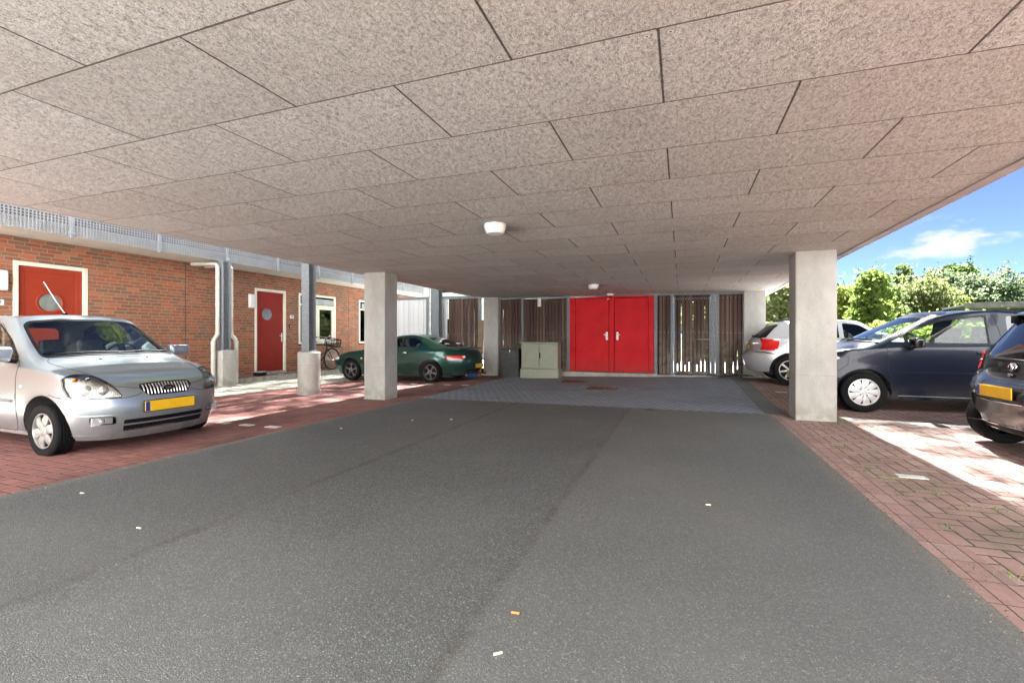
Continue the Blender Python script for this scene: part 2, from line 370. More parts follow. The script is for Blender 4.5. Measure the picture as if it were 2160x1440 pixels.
# ------------------------------------------------------------------ mesh helpers
def link(name, me, mat=None, parent=None, smooth=False):
    if mat:
        for q in (mat if isinstance(mat, (list, tuple)) else [mat]): me.materials.append(q)
    if smooth:
        for p in me.polygons: p.use_smooth = True
    o = bpy.data.objects.new(name, me); col.objects.link(o)
    if parent is not None: o.parent = parent
    return o
def tag(o, label=None, cat=None, group=None, kind=None):
    if label: o['label'] = label
    if cat: o['category'] = cat
    if group: o['group'] = group
    if kind: o['kind'] = kind
    return o
def thing(name, label, cat, loc=(0, 0, 0), rz=0., group=None):
    o = bpy.data.objects.new(name, None); col.objects.link(o); o.location = loc; o.rotation_euler = (0, 0, rz); o.empty_display_size = .1
    return tag(o, label, cat, group)
def copy_tree(o, parent=None):
    c = o.copy(); col.objects.link(c); c.parent = parent
    for ch in list(o.children): copy_tree(ch, c)
    return c
class B:
    """bmesh collector"""
    def __init__(s): s.bm = bmesh.new()
    def box(s, x0, x1, y0, y1, z0, z1, bev=0., rot=None, seg=2):
        r = bmesh.ops.create_cube(s.bm, size=1); vs = r['verts']
        mt = Matrix.Translation(((x0+x1)/2, (y0+y1)/2, (z0+z1)/2)) @ (rot or Matrix()) @ Matrix.Diagonal((abs(x1-x0), abs(y1-y0), abs(z1-z0), 1))
        bmesh.ops.transform(s.bm, matrix=mt, verts=vs)
        if bev: bmesh.ops.bevel(s.bm, geom=list({e for v in vs for e in v.link_edges}), offset=bev, segments=seg, profile=.6, affect='EDGES')
        return s
    def cyl(s, p0, p1, r0, r1=None, n=20, cap=True):
        p0, p1 = Vector(p0), Vector(p1); d = p1-p0; r1 = r0 if r1 is None else r1
        q = d.to_track_quat('Z', 'Y').to_matrix().to_4x4()
        bmesh.ops.create_cone(s.bm, cap_ends=cap, segments=n, radius1=r0, radius2=r1, depth=d.length, matrix=Matrix.Translation((p0+p1)/2) @ q)
        return s
    def sph(s, c, r, n=16, sc_=(1, 1, 1)):
        bmesh.ops.create_uvsphere(s.bm, u_segments=n, v_segments=max(6, n//2), radius=r, matrix=Matrix.Translation(c) @ Matrix.Diagonal((*sc_, 1))); return s
    def tube(s, pts, r, n=6, closed=False, rr=None, up=None):
        P = [Vector(p) for p in pts]; N = len(P)
        if N < 2: return s
        rings = []; prev = None
        for i, p in enumerate(P):
            a = P[(i-1) % N] if (closed or i) else P[0]; b = P[(i+1) % N] if (closed or i < N-1) else P[-1]
            t = (b-a); t = t.normalized() if t.length > 1e-9 else Vector((0, 0, 1))
            if prev is None: u = t.orthogonal().normalized()
            else: u = (prev-t*prev.dot(t)); u = u.normalized() if u.length > 1e-6 else t.orthogonal().normalized()
            prev = u; w = t.cross(u); q = rr[i] if rr else r
            rings.append([s.bm.verts.new(p+(u*math.cos(2*math.pi*k/n)+w*math.sin(2*math.pi*k/n))*q) for k in range(n)])
        for i in range(N if closed else N-1):
            A, C = rings[i], rings[(i+1) % N]
            for k in range(n):
                try: s.bm.faces.new((A[k], A[(k+1) % n], C[(k+1) % n], C[k]))
                except ValueError: pass
        if not closed:
            try: s.bm.faces.new(rings[0][::-1]); s.bm.faces.new(rings[-1])
            except ValueError: pass
        return s
    def lathe(s, prof, c=(0, 0, 0), axis='z', n=32):
        rings = []
        for r, h in prof:
            ring = []
            for k in range(n):
                a = 2*math.pi*k/n
                p = {'z': (r*math.cos(a), r*math.sin(a), h), 'y': (r*math.cos(a), h, r*math.sin(a)), 'x': (h, r*math.cos(a), r*math.sin(a))}[axis]
                ring.append(s.bm.verts.new(Vector(p)+Vector(c)))
            rings.append(ring)
        for A, C in zip(rings, rings[1:]):
            for k in range(n): s.bm.faces.new((A[k], A[(k+1) % n], C[(k+1) % n], C[k]))
        return s
    def prism(s, poly, a0, a1, axis='y'):
        """2D polygon extruded along an axis"""
        def P(u, v, h): return {'y': (u, h, v), 'x': (h, u, v), 'z': (u, v, h)}[axis]
        A = [s.bm.verts.new(P(u, v, a0)) for u, v in poly]; C = [s.bm.verts.new(P(u, v, a1)) for u, v in poly]; n = len(poly)
        s.bm.faces.new(A); s.bm.faces.new(C[::-1])
        for k in range(n): s.bm.faces.new((A[k], C[k], C[(k+1) % n], A[(k+1) % n]))
        return s
    def move(s, mt): bmesh.ops.transform(s.bm, matrix=mt, verts=s.bm.verts[:]); return s
    def done(s, name, mat=None, parent=None, smooth=False, sharp=35, loose=False):
        bmesh.ops.recalc_face_normals(s.bm, faces=s.bm.faces[:])
        if loose:
            left = set(s.bm.verts); out = None
            while left:
                st = [left.pop()]; isl = set(st)
                while st:
                    for e in st.pop().link_edges:
                        for w in e.verts:
                            if w in left: left.discard(w); isl.add(w); st.append(w)
                nb = B(); mp_ = {v: nb.bm.verts.new(v.co) for v in isl}
                for f in {f for v in isl for f in v.link_faces}: nb.bm.faces.new([mp_[v] for v in f.verts])
                out = nb.done(name, mat, parent, smooth, sharp)
            s.bm.free(); return out
        me = bpy.data.meshes.new(name); s.bm.to_mesh(me); s.bm.free()
        o = link(name, me, mat, parent, smooth)
        if smooth: me.set_sharp_from_angle(angle=R(sharp))
        return o
def text(body, size, mat, name, parent=None, loc=(0, 0, 0), rot=(0, 0, 0), ext=.0008, weight=0.):
    cu = bpy.data.curves.new(name, 'FONT'); cu.body = body; cu.size = size; cu.extrude = ext; cu.align_x = 'CENTER'; cu.align_y = 'CENTER'; cu.offset = weight
    o = bpy.data.objects.new(name, cu); col.objects.link(o); dg = bpy.context.evaluated_depsgraph_get()
    me = bpy.data.meshes.new_from_object(o.evaluated_get(dg)); bpy.data.objects.remove(o)
    me.transform(Matrix.Translation(loc) @ Matrix.Rotation(rot[2], 4, 'Z') @ Matrix.Rotation(rot[0], 4, 'X')); me.materials.clear()
    return link(name, me, mat, parent)

def gz(X, Y):
    """height of the paving: it rises a little towards the back right"""
    Xc = min(max(X, -8), 5); t = min(max((Y-7.25)/5.65, 0), 1); t = t*t*(3-2*t)
    return -.024+.0061*(Xc+5.24)+t*(.009+.0163*(Xc+5.24))
def ceil_z(X, Y): return 2.366-.00775*(.9377*X+.3475*Y)

#%%SETTING
# ------------------------------------------------------------------ ground sheets
def sheet(name, x0, x1, y0, y1, dz, mat, nx=None, ny=None, flat=None):
    nx = nx or max(1, int(abs(x1-x0)/.7)); ny = ny or max(1, int(abs(y1-y0)/.7))
    vs = [(x0+(x1-x0)*i/nx, y0+(y1-y0)*j/ny) for j in range(ny+1) for i in range(nx+1)]
    vs = [(x, y, (gz(x, y) if flat is None else flat)+dz) for x, y in vs]
    fs = [(j*(nx+1)+i, j*(nx+1)+i+1, (j+1)*(nx+1)+i+1, (j+1)*(nx+1)+i) for j in range(ny) for i in range(nx)]
    me = bpy.data.meshes.new(name); me.from_pydata(vs, [], fs)
    return tag(link(name, me, mat), kind='structure')
def soilgrass():
    m = M('rough_grass', rough=.95)
    c = m.mix(m.noise(3, 6, .7).step(.35, .65), (.035, .06, .015), (.09, .12, .035)); m.set('color', c); m.bump(m.noise(40, 4), .03); return m.m
m_grass = soilgrass()
m_bounce_yard = simple('pale_bounce_yard', (.56, .575, .57), .85, n_amt=.04)  # pale ground sheets added to bounce sunlight under the ceiling
sheet('yard', -20, 22, -9.5, -1.0, .03, m_bounce_yard, 4, 4, -.03)
sheet('ground', -400, 400, -400, 500, -.10, m_grass, 8, 8, 0.)
sheet('yard', -16, 30, 14.6, 22, -.02, m_bounce_yard, 4, 4, .1)
sheet('parking_bays_right', 1.455, 22, -9, 14.6, 0, m_pav_r)
sheet('parking_bays_left', -8.75, -4.75, -9, 13.4, 0, m_pav_l)
sheet('driveway', -4.752, 1.242, -9, 7.7, .001, m_asphalt)
sheet('paved_court', -4.752, 1.16, 7.7, 13.6, .0, m_pav_d)
sheet('edge_row_right', 1.24, 1.457, -9, 7.7, .001, m_edge_r)
m_cstrip = brickmat('grey_edge_stones', .29, .60, .007, [(.15, .165, .17), (.19, .20, .205)], (.06, .06, .055), axes='xy', off=0., bumpd=.003)
sheet('edge_strip_right', 1.16, 1.457, 7.7, 13.2, .001, m_cstrip)
sheet('path', -10.85, -8.75, -9, 17, 0, m_slab)
for yy, x0, x1 in ((7.32, 1.96, 9.5), (1.85, 1.46, 9.5)): sheet('bay_line_band', x0, x1, yy, yy+.21, .004, m_band, ny=1)
sheet('bay_line_band', -8.7, -4.77, 1.65, 1.86, .004, m_band, ny=1)
m_walk = brickmat('reddish_walk_slabs', .30, .30, .007, [(.27, .17, .14), (.31, .205, .17), (.25, .18, .15)], (.08, .07, .05), axes='xy', off=.5, bumpd=.003, stain=.5)
b = B().box(-11.6, -10.93, -9, 17, -.3, .062); tag(b.done('pavement', m_walk), kind='structure')
b = B().box(-10.93, -10.85, -9, 17, -.3, .066, .008); tag(b.done('kerb', m_conc2), kind='structure')

# white marking stones set in the paving
k = 0
stone = None
for row, xs, y in (('line before the near silver hatchback', (-5.95, -5.50, -5.05), 4.56), ('line beside the green coupe', (-7.4, -6.85, -6.4, -5.95, -5.45, -4.95), 10.1),
                   ('line nearest the camera on the right', (1.76, 2.21, 2.66, 3.11), 4.65), ('line by the far silver car', (1.82, 2.3, 2.8), 10.2)):
    for i, x in enumerate(xs):
        if stone is None: stone = B().box(-.1, .1, -.05, .05, -.02, .0045, .003, seg=1).done('marking_stone', m_whitebrick); o = stone
        else: o = stone.copy(); col.objects.link(o)
        o.location = (x, y+random.uniform(-.01, .01), gz(x, y)+.0005)
        nth = ['first', 'second', 'third', 'fourth', 'fifth', 'sixth'][i]
        tag(o, '%s white stone from the left in the %s' % (nth, row), 'paving stone', 'white stones in the '+row)

# ------------------------------------------------------------------ the building overhead
EX0, EX1, EY0, EY1 = -5.86, 2.10, -.45, 16.4
def slab(name, x0, x1, y0, y1, zoff0, zoff1, mat, parent=None, nx=1, ny=1):
    b = B(); pts = [(x0, y0), (x1, y0), (x1, y1), (x0, y1)]
    A = [b.bm.verts.new((x, y, ceil_z(x, y)+zoff0)) for x, y in pts]; C = [b.bm.verts.new((x, y, ceil_z(x, y)+zoff1)) for x, y in pts]
    b.bm.faces.new(A[::-1]); b.bm.faces.new(C)
    for k in range(4): b.bm.faces.new((A[k], A[(k+1) % 4], C[(k+1) % 4], C[k]))
    return b.done(name, mat, parent)
tag(slab('ceiling', EX0, EX1, EY0, EY1, 0, .05, m_wool), kind='structure')
blk = thing('apartment_block', 'apartment block deck, kept low for the sun, carried on concrete columns over the driveway', 'building', (-1.9, 3, 2.4))
def pp(o, par):
    o.parent = par; o.matrix_parent_inverse = Matrix.Translation(par.location).inverted(); return o
pp(slab('edge_board', EX1+.006, EX1+.10, EY0, EY1, -.012, .22, m_fascia), blk)
pp(slab('edge_board', EX0-.03, EX0-.004, EY0, EY1, -.006, .22, m_fascia), blk)
pp(slab('edge_board', EX0, EX1, EY1+.004, EY1+.05, -.006, .22, m_fascia), blk)
pp(B().box(EX0, EX1, EY0, EY1, 2.62, 3.1).done('upper_wall', m_brick), blk)  # kept low so sunlight reaches the ground behind it

# added pale block, unseen behind the camera; bounces sunlight under the ceiling
nb = thing('bounce_block', 'added pale block bouncing sunlight across the yard behind the camera', 'building', (0, -15, 0))
m_render = simple('pale_render', (.78, .80, .79), .85, n_amt=.03, n_scale=1)
pp(B().box(-26, 28, -24, -9.5, -.1, 17).done('wall', m_render), nb)
pp(B().box(-26.3, 28.3, -24.3, -9.3, 17, 17.3).done('roof', m_fascia), nb)
for zz in (9.0, 13.2):
    for i in range(9): pp(B().box(-20+i*5, -18.3+i*5, -9.52, -9.47, zz, zz+1.5).done('window', m_black2), nb)

fb = thing('added_pale_block', 'added pale block far beyond the back fence, whitening its gaps', 'building', (-10, 27, 0))  # pale block added so the fence gaps show white
pp(B().box(-24, -4.5, 26, 36, -.1, 9).done('wall', m_render), fb)
pp(B().box(-24.3, -4.2, 25.7, 36.3, 9, 9.3).done('roof', m_fascia), fb)
for zz in (1.0, 4.0, 7.0):
    for i in range(5): pp(B().box(-22+i*3.7, -20.4+i*3.7, 25.97, 26.03, zz, zz+1.3).done('window', m_black2), fb)

def column(x0, x1, y0, y1, label):
    z0 = min(gz(x0, y0), gz(x1, y1))-.05; b = B()
    b.box(x0, x1, y0, y1, z0, ceil_z((x0+x1)/2, y0)+.012, .012, seg=1)
    o = b.done('concrete_column', m_conc); bx = Vector(((x0+x1)/2, (y0+y1)/2, gz(x0, y0)))
    o.data.transform(Matrix.Translation(-bx)); o.location = bx
    return tag(o, label, 'column', 'concrete columns under the apartment block')
column(1.47, 1.955, 7.27, 7.69, 'big pale concrete column beside the dark blue hatchback, nearest on the right')
column(-5.715, -5.24, 7.25, 7.66, 'big pale concrete column standing in front of the green coupe')
column(-5.71, -5.22, 12.88, 13.3, 'pale concrete column at the back beside the dark steel box')
column(1.475, 1.96, 12.88, 13.3, 'pale concrete column at the back behind the silver hatchback on the right')
column(1.47, 1.955, 1.62, 2.04, 'x') if False else None

def ceiling_lamp(x, y, label, s=1.):
    t = thing('ceiling_lamp', label, 'ceiling lamp', (x, y, ceil_z(x, y)), 0, 'round white lamps on the ceiling')
    s *= .9; B().lathe([(0, 0), (.128*s, 0), (.133*s, -.012), (.133*s, -.028), (.128*s, -.034)], n=40).done('base', m_white, t, True)
    B().lathe([(.127*s, -.034), (.127*s, -.05), (.118*s, -.062), (.112*s, -.085), (.10*s, -.10), (.06*s, -.107), (0, -.108)], n=40).done('lamp_shade', m_white, t, True)
ceiling_lamp(-1.88, 4.55, 'round white lamp on the ceiling, the nearer and larger looking of the two')
ceiling_lamp(-1.88, 10.4, 'small looking round white lamp on the ceiling far back before the red doors')
t = thing('sensor', 'small white dome sensor on the ceiling over the middle of the red doors', 'sensor', (-1.83, 12.72, ceil_z(-1.83, 12.72)))
B().lathe([(0, 0), (.11, 0), (.11, -.03), (.08, -.055), (.0, -.06)], n=24).done('housing', m_white, t, True)
B().sph((0, -.01, -.055), .038, 12).done('dome', m_black2, t, True)

# ------------------------------------------------------------------ back fence, red doors, gate
FY = 13.05
PITCH = .0965
def fence_bay(x0, x1, z0, z1, label, name='slatted_fence', mat=None, frame=True, grp='slatted fence panels at the back', gate=False, skew=.012, backrail=True, off=0., cover=None, slits=()):
    GAP = .017 if mat is not m_slatg else .008
    mat = mat or m_slat
    zb = z0
    t = thing(name, label, 'gate' if gate else 'fence', ((x0+x1)/2, FY+off, zb), 0, None if gate else grp)
    L0, L1 = x0-(x0+x1)/2, x1-(x0+x1)/2
    b = B(); n0 = math.floor(x0/PITCH); x = n0*PITCH
    rnd = random.Random(int(abs(x0)*100))
    while x < x1-.02:
        a = max(x+.0, x0+.002); c = min(x+PITCH-GAP+(0 if gate else rnd.random()*.004), x1-.003)
        if x+PITCH >= x1-.02: c = x1-.002
        if c-a > .02:
            mx = (a+c)/2-(x0+x1)/2; sk = rnd.uniform(-skew, skew)*.4; dy = rnd.uniform(-.002, .002)
            rot = Matrix.Rotation(sk, 4, 'Y')
            b.box(mx-(c-a)/2, mx+(c-a)/2, -.011+dy, .011+dy, .012+rnd.random()*.01, z1-z0-.012, .003, rot=None, seg=1)
            for zz in (.075, (z1-z0)*.53, z1-z0-.10):
                nf = len(b.bm.faces); b.cyl((mx, -.017, zz), (mx, -.010, zz), .0065, n=8); b.bm.faces.ensure_lookup_table()
                for f in b.bm.faces[nf:]: f.material_index = 1
        x += PITCH
    b.done('slats', [mat, m_zinc], t)
    # added dark sheet that blackens the gaps, left out behind a few joints
    b = B(); xm = (x0+x1)/2; cur = L0
    for sx, s0, s1 in sorted(slits):
        g0 = round(sx/PITCH)*PITCH-GAP-xm+.001; g1 = g0+GAP-.002
        if g0 <= cur: continue
        b.box(cur, g0, .0150, .0158, 0, z1-z0); cur = g1
        if s0 > 0: b.box(g0, g1, .0150, .0158, 0, s0)
        if s1 < z1-z0: b.box(g0, g1, .0150, .0158, s1, z1-z0)
    b.box(cur, L1, .0150, .0158, 0, z1-z0); b.done('gap_shade_sheet', m_hole, t)
    if backrail:
        r = B()
        for zz in (.06, (z1-z0)*.53, z1-z0-.13): r.box(L0, L1, .0165, .045, zz, zz+.045)
        r.done('back_rail', m_galv, t, loose=True)
    return t
def post(x, w, z0, z1, label, y=FY, d=.07):
    o = B().box(x-w/2, x+w/2, y-d/2, y+d/2, z0, z1, .004, seg=1).done('steel_post', m_galv); o.data.transform(Matrix.Translation((-x, -y, -z0))); o.location = (x, y, z0)
    return tag(o, label, 'post', 'galvanised posts of the back fence')
fence_bay(-9.6, -7.82, .0, 2.40, 'silver grey vertical board fence left of the twin steel posts', mat=m_slatg, name='board_fence', grp=None, skew=0, cover=(-9.6, -7.82))
fence_bay(-7.70, -7.05, .0, 2.36, 'narrow silver grey board panel right beside the twin steel posts', mat=m_slatg, name='board_fence', grp=None, cover=(-7.7, -7.05))
fence_bay(-6.99, -5.945, .0, 2.375, 'dark brown slatted fence panel behind the tail of the green coupe', slits=((-6.30, .5, 2.1), (-6.08, .9, 2.0), (-6.5, .2, 1.0)))
fence_bay(-5.215, -4.524, .0, 2.31, 'narrow dark brown slatted fence panel directly right of the back left column', slits=((-5.10, .9, 2.0), (-4.98, 1.0, 1.9), (-5.0, .3, .8)))
fence_bay(-4.448, -3.133, .12, 2.30, 'wide dark brown slatted fence panel behind the olive cabinet', cover=(-4.448, -3.133))
fence_bay(-.60, -.35-.0, .16, 2.25, 'narrow slatted fence panel directly right of the red doors') if False else None
fence_bay(-.614, -.283, .14, 2.30, 'narrow slatted fence strip between the red doors and the gate', cover=(-.59, -.29))
fence_bay(.908, 1.47, .13, 2.28, 'dark slatted fence panel between the gate and the back right column', slits=((1.05, .1, .9), (1.24, .05, .4), (1.35, .2, .7)))
g_ = fence_bay(-.205, .712, .15, 2.285, 'slatted wooden gate with weathered lower boards and bright gaps, right of the red doors', name='slatted_gate', gate=True, slits=((-.12, .05, .30), (-.02, .1, 1.9), (.08, .08, .26), (.17, .05, .34), (.27, .9, 1.95), (.36, .05, .28), (.46, .05, .5), (.56, .1, 1.85)))
gb = B(); gb.box(-.455, -.42, -.02, .03, 0, 2.08); gb.box(.42, .455, -.02, .03, 0, 2.08); gb.box(-.42, .42, .012, .04, .02, .06); gb.box(-.42, .42, .012, .04, 2.0, 2.06); gb.done('frame', m_galv, g_)
lb = B(); lb.box(.13, .46, -.045, -.025, .93, .965, .004, seg=1); lb.cyl((.30, -.07, .95), (.30, -.03, .95), .018, n=12); lb.box(.25, .36, -.085, -.07, .935, .965, .005, seg=1); lb.done('latch', m_galv, g_, True)
post(-9.62, .09, -.05, 2.5, 'galvanised fence post at the far left end of the silver boards')
post(-7.76, .10, -.05, 2.40, 'galvanised round fence post in the silver grey boards')
post(-5.90, .09, -.05, 2.40, 'galvanised fence post left of the back left column')
post(-4.486, .075, 0, 2.33, 'thin galvanised post between the two brown panels left of the cabinet')
post(-3.087, .09, .03, 2.34, 'galvanised post at the left side of the red doors')
post(-.66, .09, .06, 2.33, 'galvanised post at the right side of the red doors')
post(-.245, .075, .06, 2.32, 'galvanised hinge post left of the wooden gate')
post(.765, .10, .06, 2.31, 'galvanised lock post right of the wooden gate')
post(.865, .085, .06, 2.31, 'second galvanised post, right behind the gate lock post', y=FY+.02)
def rail(x0, x1, z0, z1, label, h=.07):
    b = B(); b.box(x0, x1, FY-.04, FY+.04, z0, z0+h, .004, seg=1)
    for v in b.bm.verts:
        v.co.z += (z1-z0)*(v.co.x-x0)/(x1-x0)
    o = b.done('top_rail', m_galv); c = Vector(((x0+x1)/2, FY, z0)); o.data.transform(Matrix.Translation(-c)); o.location = c
    tag(o, label, 'rail', 'galvanised top rails of the back fence')
rail(-9.7, -5.86, 2.40, 2.36, 'galvanised top rail over the silver grey boards', .09)
rail(-5.2, -3.05, 2.315, 2.30, 'galvanised top rail over the brown panels behind the cabinet', .05)
rail(-3.04, -.62, 2.315, 2.29, 'galvanised top rail over the red doors', .05)
rail(-.60, 1.46, 2.285, 2.265, 'galvanised top rail over the gate and its side panels', .05)
# plinth
tag(B().box(-3.30, -.62, FY-.12, FY+.25, -.05, .165, .01, seg=1).done('concrete_plinth', m_conc2), 'low concrete plinth under the red doors', 'plinth')
tag(B().box(-.61, 1.46, FY-.05, FY+.1, -.05, .135, .006, seg=1).done('concrete_plinth', m_conc2), 'low concrete sill under the gate and right fence panels', 'plinth')
tag(B().box(-4.46, -3.12, FY+.03, FY+.06, .10, .22).done('red_board', m_red), 'strip of red board showing under the slats left of the red doors', 'board')
# red double door
tag(B().box(-3.15, -.29, FY+.075, FY+.085, .1, 2.31).done('light_block_sheet', m_hole), 'added dark sheet blocking light through the gaps of the red doors', 'board')  # added black sheet, stops daylight showing through the door gaps
dd = thing('double_door', 'bright red metal double door in the middle of the back wall', 'door', (-1.88, FY, .17))
b = B(); Z0, Z1 = .0, 2.13
b.box(-1.165, -1.0, -.03, .05, Z0, Z1, .003, seg=1); b.box(1.03, 1.165, -.03, .05, Z0, Z1, .003, seg=1)
b.box(-.995, 1.025, -.03, .05, Z1-.04, Z1, .003, seg=1); b.box(-.03, .10, -.034, .05, Z0, Z1-.045, .003, seg=1)
b.done('frame', m_red, dd)
for a, c, hx, sgn in ((-.985, -.045, -.10, -1), (.115, 1.015, .195, 1)):
    lf = B().box(a, c, -.012, .035, Z0+.015, Z1-.055, .006, seg=2).box(a-.004 if sgn < 0 else c-.06, a+.06 if sgn < 0 else c+.004, -.02, -.0125, Z0+.02, Z1-.06, .002, seg=1).done('door_leaf', m_red, dd)
    h = B(); pl = []
    for i in range(24):
        an = 2*math.pi*i/24; pl.append((hx+.030*math.cos(an), 1.02+.030*math.sin(an)+(.085 if math.sin(an) > 0 else -.085)))
    h.prism(pl, -.030, -.013, 'y'); h.cyl((hx, -.075, 1.06), (hx, -.03, 1.06), .012, n=12); h.cyl((hx, -.07, 1.06), (hx+sgn*.075, -.07, 1.06), .022, .018, n=14)
    hh = h.done('handle', m_white, lf, True)
    B().cyl((hx, -.0335, .99), (hx, -.0302, .99), .007, n=10).box(hx-.003, hx+.003, -.0335, -.0302, .965, .99).done('keyhole', m_hole, lf)
b = B()
for zz in (.3, 1.75): b.cyl((-.995, -.032, zz), (-.995, -.032, zz+.22), .009, n=8)
b.done('hinge', m_red, dd, True, loose=True)
B().box(-.085, -.03, -.042, -.036, Z1-.085, Z1-.06).done('label_plate', m_white, dd)
# white box lamp on slats
o = B().box(-.055, .055, -.05, .0, -.13, .13, .012).done('box_lamp', m_white, None, True); o.location = (-3.949, FY-.03, 2.19)
tag(o, 'small upright white box lamp on the brown slats above the cabinet', 'lamp')

# ------------------------------------------------------------------ cabinets and clutter at the back
cb = thing('electrical_cabinet', 'olive grey two door utility cabinet left of the red doors', 'cabinet', (-3.73, 12.45, .0))
B().box(-.555, .555, -.22, .22, .0, .265, .008).done('base', m_cab, cb)
B().box(-.53, .53, -.195, .20, .268, .985, .012).done('body', m_cab, cb)
B().box(-.575, .575, -.25, .24, .988, 1.022, .01).done('lid', m_cab, cb)
for a, c, nm in ((-.505, -.004, 0), (.004, .505, 1)):
    d = B().box(a, c, -.212, -.196, .285, .972, .006).done('door', m_cab, cb)
    if nm: B().box(.012, .036, -.232, -.213, .57, .72, .006).cyl((.024, -.25, .60), (.024, -.23, .60), .010, n=10).box(.016, .032, -.258, -.244, .59, .66, .004).done('handle', m_black, d, True); B().box(.40, .44, -.2145, -.2122, .925, .936).done('badge', m_black2, d)
B().box(-.0035, .0035, -.2, -.198, .285, .972).done('gap', m_hole, cb)
bx = thing('steel_box', 'dark grey steel box between the back left column and the olive cabinet', 'box', (-4.72, 12.72, -.01))
B().box(-.27, .27, -.16, .16, 0, .80, .01).done('body', m_dkbox, bx)
B().box(-.28, .28, -.175, .17, .803, .835, .008).done('lid', m_dkbox, bx)
B().box(-.01, .012, -.185, -.1765, .74, .80, .003).cyl((0, -.19, .73), (0, -.176, .73), .014, n=10).done('lock', m_chrome, bx, True)
# drain gratings
def grating(x, y, label):
    t = thing('drain_grating', label, 'grating', (x, y, gz(x, y)), 0, 'rusty drain gratings in the dark paving')
    B().box(-.30, .30, -.25, .25, -.06, -.03).done('pit', m_hole, t)
    b = B()
    for s in (-1, 1): b.box(-.30, .30, s*.25-.018, s*.25+.018, -.03, .008); b.box(s*.30-.018, s*.30+.018, -.232, .232, -.03, .007)
    for i in range(1, 14): xx = -.282+i*.0403; b.box(xx-.007, xx+.007, -.232, .232, -.03, .0055)
    for j in (-.08, .08): b.box(-.282, .282, j-.006, j+.006, -.03, .0075)
    b.done('bars', m_rust, t)
    k = B()
    for s in (-1, 1): k.box(s*.50-.006, s*.50+.006, -.36, .36, -.02, .008)
    k.done('edge_strip', m_conc2, t, loose=True)
grating(-2.52, 11.42, 'closed looking rusty grating in the dark paving, the farther of the two')
grating(-1.63, 10.15, 'rusty drain grating in the dark paving, the nearer of the two')
# boards leaning and blue crate left of column
b = B(); b.box(-.012, .012, -.10, .10, 0, 1.72, .003, seg=1); o = b.done('leaning_board', m_tan); o.location = (-5.83, 12.80, -.03); o.rotation_euler = (R(0), R(5), R(78)); tag(o, 'tall tan board leaning on the back left column', 'board')
b = B(); b.box(-.06, .06, -.15, .15, 0, .78, .03); o = b.done('foam_roll', m_ochre, None, True); o.location = (-5.85, 12.66, -.02); o.rotation_euler = (0, R(3), R(80)); tag(o, 'ochre foam sheet standing in front of the leaning board', 'foam sheet')
cr = thing('plastic_crate', 'blue plastic crate on the red paving left of the back left column', 'crate', (-5.90, 12.50, gz(-5.9, 12.5)), R(4))
b = B(); b.box(-.15, .15, -.11, .11, 0, .02); b.box(-.15, -.135, -.11, .11, .02, .30); b.box(.135, .15, -.11, .11, .02, .30); b.box(-.134, .134, -.11, -.095, .02, .30); b.box(-.134, .134, .095, .11, .02, .30); b.box(-.165, .165, -.125, .125, .27, .285); b.done('body', m_bluep, cr)
o = B().tube([(-.1, 0, 0), (-.05, -.01, .6), (.02, 0, 1.25)], .016, 8).done('broom_stick', m_tan, None, True); o.location = (-6.85, 12.75, -.02); tag(o, 'thin wooden stick leaning on the brown slats behind the green coupe', 'stick')
pts = [(.05+.55*math.cos(a)*(.9+.1*math.sin(3*a)), .12*math.sin(a), .015+.05*abs(math.sin(a*1.5))) for a in np.linspace(R(20), R(330), 40)]
o = B().tube(pts, .013, 8).done('rubber_hose', m_rope, None, True); o.location = (1.12, 12.78, gz(1.1, 12.8)+.01); tag(o, 'loop of black rubber hose on the ground at the foot of the right fence panel', 'hose')

# ------------------------------------------------------------------ brick building on the left
WX = -11.6
hb = thing('brick_house_row', 'long orange red brick house front with white framed doors and a gallery, left', 'building', (WX, 8, 0))
doors = [(4.734, 5.873, .10, 2.583), (9.847, 10.965, .10, 2.587), (-3.2, -2.1, .10, 2.583)]
wins = [(11.475, 13.16, .93, 2.587), (14.417, 16.1, .92, 2.587), (.9, 2.5, .93, 2.587)]
ops = sorted([(a, c, z0, z1) for a, c, z0, z1 in doors+wins])
b = B(); y = -10.
for a, c, z0, z1 in ops:
    b.box(WX-.3, WX, y, a, -.1, 3.03)
    if z0 > .3: b.box(WX-.3, WX, a, c, -.1, z0)
    b.box(WX-.3, WX, a, c, z1, 3.03); y = c
b.box(WX-.3, WX, y, 19, -.1, 3.03)
pp(b.done('wall', m_brick), hb)
pp(B().box(WX-.31, WX-.3, -10, 19, -.1, 3.03).done('inner_wall', m_hole), hb)
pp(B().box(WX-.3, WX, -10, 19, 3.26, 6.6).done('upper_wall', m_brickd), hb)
pp(B().box(WX-6, WX+.2, -10.3, 19.3, 6.6, 6.9).done('roof', m_fascia), hb)
pp(B().box(WX+.001, WX+.004, 7.870, 7.882, .07, 3.02).done('expansion_joint', m_ink), hb)
pp(B().box(WX+.001, WX+.004, 13.826, 13.838, .07, 3.02).done('expansion_joint', m_ink), hb)
pp(B().box(WX-.3, -10.68, -10, 19, 3.035, 3.255, .004, seg=1).done('gallery_slab', m_soffit), hb)
